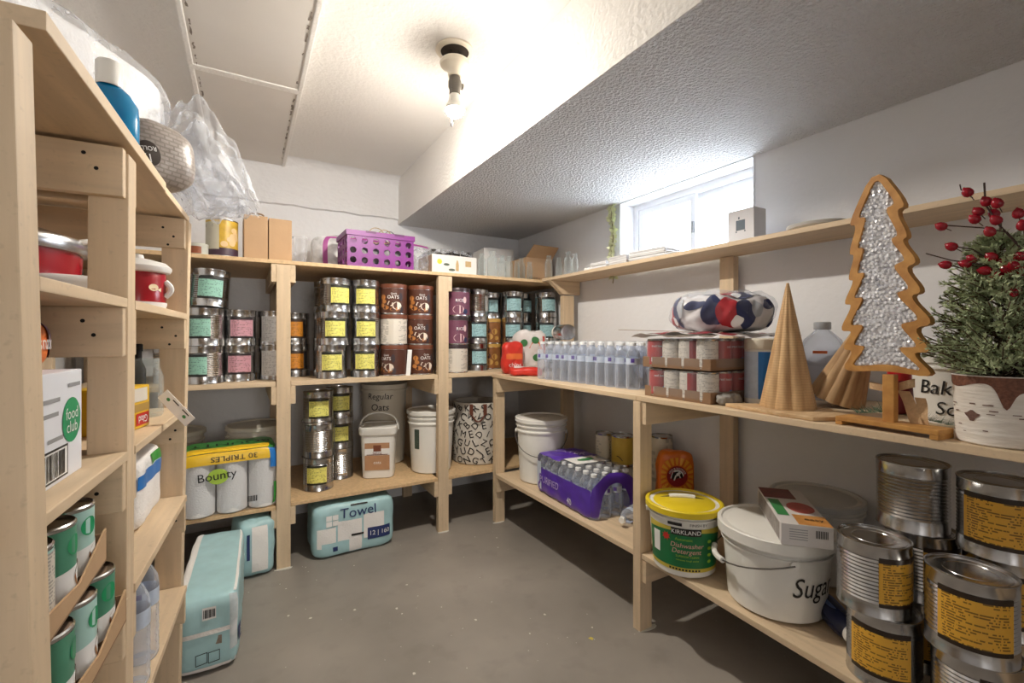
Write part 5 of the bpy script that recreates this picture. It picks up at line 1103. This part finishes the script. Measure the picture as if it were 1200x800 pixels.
m = MB(); g = s_.map('-y', 0, .18, .003); shape(m, ell(0, 0, .050, .050, 24), g); e1 = m.build('emblem', plain('emblem_red', (150, 30, 40), .4, var=.05), b)
m = MB(); g = s_.map('-y', 0, .18, .0045); shape(m, ell(0, 0, .033, .033, 20), g); m.build('emblem_ring', 'paper_white', e1)
m = MB(); g = s_.map('-y', 0, .18, .006); shape(m, ell(0, -.002, .027, .027, 18), g); m.build('emblem_disc', INK, e1)
m = MB(); g = s_.map('-y', 0, .18, .0075); m.tube([g(*p) for p in ((-.016, -.018), (-.008, .004), (.008, .008), (.014, -.006))], .0035, 6); m.tube([g(-.004, .008), g(.012, .02)], .006, 6); m.build('arm_mark', 'paper_white', e1)
gr = s_.map('-y', 0, .18, .0062)
vv, ff = text2d('ARM & HAMMER', .014); m = MB(); m.add([((.0395+y)*sin(x/.040), (.0395+y)*cos(x/.040)) for x, y in vv], ff, gr); m.build('lettering', WHITE, e1, smooth=0)
m = MB()
for i in range(20):
    a = 2*pi*i/20; g = s_.map('-y', 0, .18, .002); shape(m, [(.056*cos(a-.07), .056*sin(a-.07)), (.095*cos(a-.10), min(.10, .10*sin(a-.10))), (.095*cos(a+.10), min(.10, .10*sin(a+.10))), (.056*cos(a+.07), .056*sin(a+.07))], g)
ry = m.build('ray_print', plain('ray_yellow', (240, 170, 50), .35, var=.05), b); ry['kind'] = 'stuff'
printed('lab_cream', (216, 206, 184), None, n=9, amount=.3); plain('lab_gold', (206, 172, 66), .45, var=.12)
def rawcan(label, x, y, z, r, h, mat, cat='can'):
    t = thing('food_can', label, cat, (x, y, z), camrot(x, y)); MB().lathe(ribbed(r, h, .4, .6, 2), 30, cap1=False).build('body', 'tin', t); MB().lathe(lid_prof(r, h), 30, cap0=False).build('lid', 'tin', t)
    MB().grid(lambda u, v: (r*1.001*cos(2*pi*u), r*1.001*sin(2*pi*u), .010+(h-.02)*v), 30, 1, closeu=True).build('label', mat, t); return t
rawcan('lower pale tall can behind the purple case', 1.742, 1.945, .306, .050, .155, 'lab_cream'); rawcan('upper pale tall can behind the purple case', 1.742, 1.945, .4615, .050, .155, 'lab_cream')
rawcan('lower gold-labelled can between the purple case and the post', 1.752, 1.815, .306, .058, .160, 'lab_cream'); uc = rawcan('upper gold-labelled can between the purple case and the post', 1.752, 1.815, .4665, .058, .160, 'lab_gold')
m = MB(); m.tube([cylmap(.060, 0)(-.03+.03*i/8, .055-.022*(i/8)**2) for i in range(9)], .002, 5); m.grid(lambda u, v: (.0588*cos(2*pi*u), .0588*sin(2*pi*u), .115+.035*v), 24, 1, closeu=True) if False else None; m.build('print', INK, uc)
rawcan('pale can standing behind the orange baking soda bag', 1.888, 1.668, .306, .056, .330, 'lab_cream')
nv = thing('lotion_bottle', 'navy squeeze bottle with white cap lying beside the big tins', 'bottle', (1.505, .668, LZ(.668)+.036), R(-128), None, (0, R(90))); plain('navy_bottle', (26, 34, 70), .25, var=.1)
MB().lathe([(.02, -.10), (.032, -.096), (.035, -.08), (.035, .02), (.030, .05), (.020, .068)], 24).build('body', 'navy_bottle', nv); MB().lathe([(.024, .062), (.027, .066), (.027, .105), (.022, .112), (.001, .113)], 24, cap0=True).build('cap', 'plastic_white', nv)
m = MB(); shape(m, ell(0, -.03, .022, .04, 18), cylmap(.0356, 0, R(180))); m.build('label', plain('label_navy', (90, 110, 160), .35, var=.1), nv)
# ---------------------------------------------------------------- left unit: what stands on it
ZA, ZCc, ZBb = 1.2225, .9395, .6705
plain('enamel_red', (150, 24, 34), .22, var=.08, vscale=8); plain('enamel_white', (226, 224, 222), .3, var=.04)
ck = thing('crock', 'red crock with white rim and lid on the upper left shelf behind the post', 'crock', (-.243, 1.515, ZA), camrot(-.243, 1.515))
MB().lathe([(.052, .012), (.060, .016), (.060, .094), (.058, .097)], 40).build('body', 'enamel_red', ck); MB().lathe([(.048, 0), (.058, .002), (.0612, .012), (.0612, .018), (.050, .019)], 40).build('foot_ring', 'enamel_white', ck)
MB().lathe([(.060, .094), (.068, .097), (.072, .104), (.072, .110), (.060, .122), (.03, .130), (.014, .132), (.012, .142), (.001, .145)], 40, cap0=False).build('lid', 'enamel_white', ck)
m = MB(); m.tube([(.060*cos(1.25)+.013*sin(pi*i/8)*cos(1.25), .060*sin(1.25)+.013*sin(pi*i/8)*sin(1.25), .034+.04*i/8) for i in range(9)], .007, 8); m.build('handle', 'enamel_white', ck)
m = MB(); shape(m, ell(.034, .055, .012, .009, 12)+[], cylmap(.0606, 0)); shape(m, [(.044, .050), (.054, .044), (.054, .056)], cylmap(.0607, 0)); m.build('emblem', plain('cream_print', (226, 206, 170), .4, var=0), ck)
ro = thing('roaster', 'dark red oval roaster with steel rim and white handle on the upper left shelf', 'roaster', (-.470, 1.330, ZA), 0)
def ovl(mb, secs, kx, ky, n=44):
    mb.grid(lambda u, v: (lambda q: (q[0]*kx*cos(2*pi*u), q[0]*ky*sin(2*pi*u), q[1]))(secs[int(round(v*(len(secs)-1)))]), n, len(secs)-1, closeu=True); return mb
m = ovl(MB(), [(.10, .0), (.145, .004), (.155, .02), (.16, .105)], 1.0, 1.0); m.build('body', 'enamel_red', ro); ovl(MB(), [(.160, .103), (.168, .105), (.170, .112), (.170, .128), (.166, .134), (.12, .150), (.05, .160), (.001, .162)], 1, 1).build('lid', 'steel', ro)
MB().tube([(.150+.03*sin(pi*i/10), -.03+.06*i/10, .125+.012*sin(pi*i/10)) for i in range(11)], .006, 8).build('handle', 'plastic_white', ro)
wd_ = thing('white_dish', 'white oblong dish in front of the dark red roaster', 'dish', (-.300, 1.222, ZA), R(20)); s_ = Soft(.13, .10, .05, 4, .0, 10); m = MB(); s_.body(m, 12); merge(m.build('dish', 'enamel_white', wd_, 60))
# white carton with a round green emblem
wbx = thing('carton', 'white carton with round green emblem and barcode on the left shelf', 'box', (-.322, .885, ZCc), -ALF)
MB().box((-.088, -.105, 0), (.088, .105, .160)).build('carton', plain('carton_clean', (228, 230, 236), .55, var=.03), wbx, smooth=0, bevel=.002)
bm_ = lambda o_: (lambda u, v: (.088+o_, u, v))
m = MB(); shape(m, ell(.062, .085, .034, .034, 28), bm_(.0008)); em = m.build('emblem', plain('club_green', (24, 150, 96), .45, var=.03), wbx)
text(em, 'food', .025, lambda u, v: bm_(.0014)(u+.062, v+.094), WHITE); text(em, 'club', .025, lambda u, v: bm_(.0014)(u+.062, v+.074), WHITE)
m = MB(); shape(m, rect(-.06, .006, .048, .052), bm_(.0007)); bc = m.build('barcode_frame', INK, wbx); m = MB(); shape(m, rect(-.056, .009, .044, .049), bm_(.0010)); m.build('barcode_field', WHITE, bc)
m = MB(); random.seed(9); u = -.052
while u < .036: w_ = random.choice((.0012, .002, .003)); shape(m, rect(u, .011, u+w_, .047), bm_(.0014)); u += w_+random.choice((.0014, .002, .003))
m.build('barcode', INK, bc)
m = MB()
for (u0, v0, w_) in ((.05, .135, .045), (-.04, .118, .06), (-.05, .098, .065), (-.02, .062, .05)): shape(m, rect(u0, v0, u0+w_, v0+.006), bm_(.0008))
m.build('print', 'ink_faint', wbx)
t, s_, b = bag('snack_packet', 'orange and purple snack packet lying on the white carton', (-.33, .91, ZCc+.161), R(10), (.15, .17, .075), plain('packet_orange', (226, 112, 40), .35, var=.12, vscale=20), 4, .005, 3, cat='packet')
m = MB(); s_.panel(m, '+x', .15, .95, -.5, .9, .002, 8); m.build('print', plain('packet_purple', (96, 50, 96), .4, var=.1), b, 60); text(b, 'snack', .03, s_.map('+x', -.2, .1, .004), WHITE); m = MB(); s_.panel(m, '+z', -.9, .9, -.9, .9, .002, 10); m.build('print', 'bag_pale', b, 60)
t, s_, b = bag('brown_sack', 'brown paper sack behind the white carton', (-.335, 1.105, ZCc), R(10), (.13, .12, .155), plain('sack_brown', (140, 112, 88), .8, var=.15), 4, .006, 5, cat='sack')
def ybox(label, loc, rz, size, word, up=True, tilt=None):
    t = thing('storage_bag_box', label, 'box', loc, rz, None, tilt); b = MB().box((-size[0]/2, -size[1]/2, 0), (size[0]/2, size[1]/2, size[2])).build('carton', plain('box_yellow', (226, 180, 36), .4, var=.06), t, smooth=0, bevel=.004); h = size[2]
    fx = lambda o_: (lambda u, v: (size[0]/2+o_, u, v)); m = MB(); shape(m, rect(-size[1]/2+.004, h*.40, size[1]/2-.004, h*.58), fx(.0008)); m.build('print', plain('band_tan', (176, 140, 70), .5, var=.05), b)
    m = MB(); shape(m, rect(-size[1]*.05, h*.08, size[1]*.44, h*.36), fx(.0010)); p = m.build('print', 'det_red' if word else 'wrap_blue', b)
    if word: text(p, word, h*.24, lambda u, v: fx(.0016)(u+size[1]*.2, v+h*.22), WHITE, rot=pi)
    m = MB(); shape(m, rect(-size[1]*.38, h*.64, size[1]*.38, h*.95), fx(.0010)); m.build('print', 'lab_back', b); return t, b
ybox('yellow storage-bag box with red word mark at the front of the left unit', (-.262, 1.335, ZCc+.0005), -ALF+R(-10), (.10, .125, .098), 'Glad')
ybox('yellow storage-bag box with blue mark behind the middle post', (-.420, 1.370, ZCc+.0005), -ALF, (.11, .16, .105), '')
cdt = MB().box((-.0006, -.048, 0), (.0006, .048, .030)).build('label_card', 'paper_white', None, smooth=0); cdt.location = (-.157, 1.385, .966); cdt.rotation_euler = (R(-48), 0, R(-115)); tag(cdt, 'white card strip hanging slantwise over the shelf edge near the jar', 'card')
m = MB(); shape(m, ell(-.028, .016, .005, .004, 10), lambda u, v: (.0012, u, v)); shape(m, ell(.028, .014, .005, .004, 10), lambda u, v: (.0012, u, v)); m.build('print', 'leaf_green', cdt); m = MB(); shape(m, rect(-.02, .022, .0, .0245), lambda u, v: (.0012, u, v)); shape(m, rect(.012, .022, .034, .0245), lambda u, v: (.0012, u, v)); m.build('print', INK, cdt)
jr = thing('mason_jar', 'clear glass mason jar behind the yellow box on the left shelf', 'jar', (-.238, 1.545, ZCc), 0); MB().lathe([(.03, .003), (.042, 0), (.046, .008), (.046, .105), (.038, .128), (.036, .132), (.036, .152), (.033, .154), (.033, .130), (.042, .105), (.043, .012), (.001, .008)], 28, cap1=False).build('glass', 'glass_jar', jr)
m = MB()
for k in range(3): m.lathe([(.0365, .134+k*.006), (.038, .136+k*.006), (.0365, .138+k*.006)], 28, cap0=False, cap1=False)
m.build('thread', 'glass_jar', jr)
dk = thing('dark_bottle', 'slim black bottle between the mason jar and the far post', 'bottle', (-.262, 1.640, ZCc), 0); MB().lathe([(.016, 0), (.018, .004), (.018, .12), (.009, .145), (.009, .17), (.011, .171), (.011, .19), (.008, .192)], 20).build('body', 'dark_hole', dk)
# flats of green-labelled cans on the lower left shelf of the near bay
GR_, GH = .0385, .108
ME_GC = MB().lathe([(GR_*.95, 0), (GR_, .002), (GR_, .005), (GR_*.98, .006), (GR_*.98, GH-.006), (GR_, GH-.005), (GR_, GH-.002), (GR_*.95, GH), (GR_*.93, GH-.004), (.001, GH-.004)], 28, cap1=False).mesh('can', 'tin', 40)
plain('can_green', (84, 148, 120), .35, var=.12, vscale=30); plain('can_mint', (176, 212, 204), .35, var=.1); plain('beans', (150, 100, 54), .5, var=.5, vscale=120)
ME_GL = MB().grid(lambda u, v: (GR_*.985*cos(2*pi*u)+.0, GR_*.985*sin(2*pi*u), .007+.094*v), 28, 1, closeu=True).mesh('label', 'can_green', 60); ME_GL2 = MB().grid(lambda u, v: (GR_*.985*cos(2*pi*u), GR_*.985*sin(2*pi*u), .007+.094*v), 28, 1, closeu=True).mesh('label', 'can_mint', 60)
_m = MB(); shape(_m, ell(0, .076, .014, .014, 18), cylmap(GR_*.985+.0006, 0)); ME_GE = _m.mesh('print', 'club_green', 60); _m = MB(); _m.grid(lambda u, v: cylmap(GR_*.985+.0005, 0)(-.05+.10*u, .008+.038*v+.012*(u-.5)), 14, 1); ME_GW = _m.mesh('print', 'paper_white', 60)
_m = MB(); shape(_m, ell(.02, .030, .022, .018, 16), cylmap(GR_*.985+.0011, 0)); ME_GB = _m.mesh('print', 'beans', 60); ME_GN = patch_mesh(GR_*.985+.0006, .010, .098, R(120), 'lab_back', 'print', 12, 2.4)
def gflat(label, x, y, z, rows, off, upper):
    t = thing('canned_goods_flat', label, 'can tray', (x, y, z), -ALF+off); W_, L_ = .165, .083*rows
    for a, b in (((-W_, 0, 0), (0, L_, .003)), ((-W_, 0, .003), (0, .003, .030)), ((-W_, L_-.003, .003), (0, L_, .045)), ((-W_, .003, .003), (-W_+.003, L_-.003, .045))): MB().box(a, b).build('tray_panel', 'cardboard_dark', t, smooth=0)
    MB().prism([(0, 0), (L_, 0), (L_, .050), (L_*.5, .018), (0, .034)], 0, .003, fn=lambda u, v, w: (-.003+w, u, .003+v)).build('tray_panel', 'cardboard', t, smooth=0)
    for i in range(2):
        for j in range(rows):
            a = (-1.9 if (upper and j == 0) else (.15-.25*j)) if i == 0 else j*1.3; c_ = obj('can', ME_GC, t, (-.043-i*.079, .042+j*.0815, .0035), a); l = obj('label', ME_GL2 if (i+j) % 2 == (0 if upper else 1) else ME_GL, c_)
            if i == 0: obj('print', ME_GE, l); obj('print', ME_GW, l); obj('print', ME_GB, l); obj('print', ME_GN, l)
    return t
gflat('lower torn tray of green-labelled cans in the left unit', -.188, .745, ZBb+.0005, 3, 0, False); gflat('upper torn tray of green-labelled cans stacked in the left unit', -.203, .735, ZBb+.1125, 3, R(2), True)
t, s_, b = softpack('tissue_pack', 'white paper pack with blue and green stripe on the lower left shelf', (-.300, 1.535, ZBb+.0005), -ALF, .17, .25, .180, 8, .003, 5, mat='roll_white', rolls=(2, 3, .005), cat='paper pack')
m = MB(); s_.panel(m, '+x', -.98, .98, .15, .55, .002, 10); s_.panel(m, '-y', -.98, .98, .1, .5, .002, 10); m.build('print', 'wrap_blue', b, 60); m = MB(); s_.panel(m, '+x', .0, .9, .58, .9, .002, 8); m.build('print', 'wrap_green', b, 60)
# ---- on top of the left unit
ZTL = 1.5315
bb_ = thing('soap_bottle', 'blue bottle with white cap on top of the left shelf unit', 'bottle', (-.250, 1.262, ZTL), camrot(-.258, 1.255)); m, nt, bsd = newmat('blue_liquid'); bsd.inputs['Base Color'].default_value = srgb(0, 130, 190); bsd.inputs['Roughness'].default_value = .12; bsd.inputs['Transmission Weight'].default_value = .25; f_ = noise(nt, 18, 3, sc=(1, 1, .3)); link(nt, mixc(nt, f_, srgb(0, 92, 150), srgb(30, 160, 215)), bsd.inputs['Base Color']); MATS['blue_liquid'] = m
def flatl(mb, secs, ky, n=36): mb.grid(lambda u, v: (lambda q: (q[0]*ky*cos(2*pi*u), q[0]*sin(2*pi*u), q[1]))(secs[int(round(v*(len(secs)-1)))]), n, len(secs)-1, closeu=True); return mb
flatl(MB(), [(.03, 0), (.046, .003), (.050, .015), (.051, .08), (.049, .115), (.036, .138), (.022, .150), (.018, .152)], .62).build('body', 'blue_liquid', bb_); MB().lathe([(.021, .148), (.0225, .150), (.0225, .196), (.020, .200), (.001, .2005)], 28, cap0=False).build('cap', 'plastic_white', bb_)
t = thing('tissue_pack', 'long white pack in clear plastic on top of the left shelf unit', 'paper pack', (-.395, 1.535, ZTL), R(-31)); s_ = Soft(.16, .50, .375, 7, .007, 14, 2); m = MB(); s_.body(m, 18); merge(m.build('rolls', 'roll_white', t, 60)); s2 = Soft(.180, .55, .395, 6, .008, 18, 6); m = MB(); s2.body(m, 20); merge(m.build('clear_film', 'bag_clear', t, 50))
def quilt():
    m_, nt, b = newmat('quilt_grey'); tc = N(nt, 'ShaderNodeTexCoord'); ck_ = N(nt, 'ShaderNodeTexBrick'); ck_.inputs['Scale'].default_value = 24; ck_.inputs['Color1'].default_value = srgb(150, 140, 132); ck_.inputs['Color2'].default_value = srgb(166, 157, 150); ck_.inputs['Mortar'].default_value = srgb(136, 126, 119); ck_.inputs['Mortar Size'].default_value = .05
    mp = N(nt, 'ShaderNodeMapping'); mp.inputs['Rotation'].default_value = (R(90), 0, R(0)); link(nt, tc.outputs['Object'], mp.inputs['Vector']); link(nt, mp.outputs[0], ck_.inputs['Vector']); link(nt, ck_.outputs['Color'], b.inputs['Base Color']); b.inputs['Roughness'].default_value = .3; bump(nt, b, ck_.outputs['Fac'], .3, .004); MATS['quilt_grey'] = m_
quilt()
tpk = thing('toilet_roll_pack', 'grey quilted toilet roll pack with dark round mark on top of the left unit', 'roll pack', (-.205, 1.478, ZTL), R(38)); s_ = Soft(.175, .13, .165, 2.8, .003, 20, 1); m = MB(); s_.body(m, 18); b = merge(m.build('wrapper', 'quilt_grey', tpk, 60))
m = MB(); g = s_.map('-y', -.62, -.22, .003); m.grid(lambda a, r: g(.033*r*cos(2*pi*a), .033*r*sin(2*pi*a)), 24, 4, 0, 1, .02, 1); rd = m.build('print', plain('roundel', (58, 48, 42), .4, var=.05), b)
g = s_.map('-y', -.62, -.22, .005); text(rd, 'ROLLS', .016, lambda u, v: g(u, v+.012), WHITE, rot=pi+.2); text(rd, '12', .03, lambda u, v: g(u, v-.012), WHITE, rot=pi+.2)
pbg = thing('plastic_bag', 'crumpled clear plastic bag hanging over the far end of the left unit top', 'plastic bag', (-.095, 1.70, 1.655), R(-25))
def crump(u, v, k=0):
    # loose sack: gathered at the pack (-x), bulging out (+x) and drooping below the board
    w = .035+.105*sin(pi*min(1, .18+u*.85))**.8; a = 2*pi*v
    fold = 1+.20*hnoise(u*2.2+k, a*1.2, 1)+.16*sin(7*a+5*u+2*hnoise(u*4, a, k))*(.35+.65*u)+.10*hnoise(u*9+k, a*3.1, 2)
    return (-.115+.235*u+.02*cos(a)*u, w*fold*.62*cos(a)+.012*hnoise(u*5, a*2, k), w*fold*1.10*sin(a)+.055-.14*u*u+.02*hnoise(u*6+k, 3, a))
m = MB(); m.grid(lambda u, v: crump(u, v), 44, 84, 0, 1, 0, 1); merge(m.build('film', 'bag_clear', pbg, 22)); m = MB(); m.grid(lambda u, v: tuple(Vector(crump(u, v, 4))*.74+Vector((.0, 0, -.012))), 30, 60, 0, 1, 0, 1); m.build('inner_fold', 'bag_clear', pbg, 22)
# ---- small marks on the floor and at post feet, knots on the wood
random.seed(14); m = MB()
for i in range(70):
    x, y = random.uniform(.1, 1.3), random.uniform(.9, 2.5); r = random.choice((.002, .003, .003, .005, .007)); n = 6; m.fan([(x+r*random.uniform(.5, 1.2)*cos(2*pi*k/n), y+r*random.uniform(.5, 1.2)*sin(2*pi*k/n), .0008) for k in range(n)])
ch = m.build('paint_chips', plain('chip_paint', (214, 210, 200), .7, var=.1), None, smooth=0); tag(ch, 'scattered specks of white paint on the grey concrete floor', 'paint specks'); ch['kind'] = 'stuff'
for (x, y, w, d) in ((.165, 2.522, .075, .03), (1.012, 2.525, .062, .028), (1.375, 1.283, .085, .035), (1.36, 2.485, .07, .03)):
    s_ = [(x+w/2*cos(2*pi*i/16)*(1+.3*sin(5*i)), y+d/2*sin(2*pi*i/16)*(1+.3*cos(3*i))) for i in range(16)]
    o = MB().prism([(a-x, b-y) for a, b in s_], 0, .003).build('paint_blot', 'chip_paint', None, smooth=0); o.location = (x, y, .0003); tag(o, {.165: 'white paint residue on the floor at the left back post', 1.012: 'white paint residue on the floor at the right back post', 1.375: 'white paint residue on the floor at the near counter post', 1.36: 'white paint residue on the floor at the corner counter post'}[x], 'paint')
yl = MB().fan([(.0, -.010, .0009), (.012, -.004, .0009), (.008, .009, .0009), (-.006, .008, .0009)]).build('yellow_scrap', plain('scrap_yellow', (216, 196, 90), .6, var=.1), None, smooth=0); yl.location = (1.135, 1.345, 0); tag(yl, 'small yellow scrap on the floor near the counter post', 'scrap')
random.seed(23); nails = MB()
def nail(p, ax):
    a, b = {'y': ((1, 0, 0), (0, 0, 1)), 'x': ((0, 1, 0), (0, 0, 1))}[ax]; nails.fan([tuple(Vector(p)+(Vector(a)*cos(2*pi*k/8)+Vector(b)*sin(2*pi*k/8))*.0035) for k in range(8)])
for zb in (1.204, .922, .652, .378, 1.50):
    for (yy, xs) in ((P2[0]-.0207, (-.05, -.035)), (P3[0]-.0207, (-.05, -.025, -.035))):
        for i, xx in enumerate(xs): nail((xx-.01*random.random(), yy, zb-.025-.025*i), 'y')
for z in [1.38, 1.05, .80, .55]: nail((-.03, P1[0]-.0065, z), 'y')
nails.build('nail_heads', 'dark_hole', LU, smooth=0)['kind'] = 'stuff'
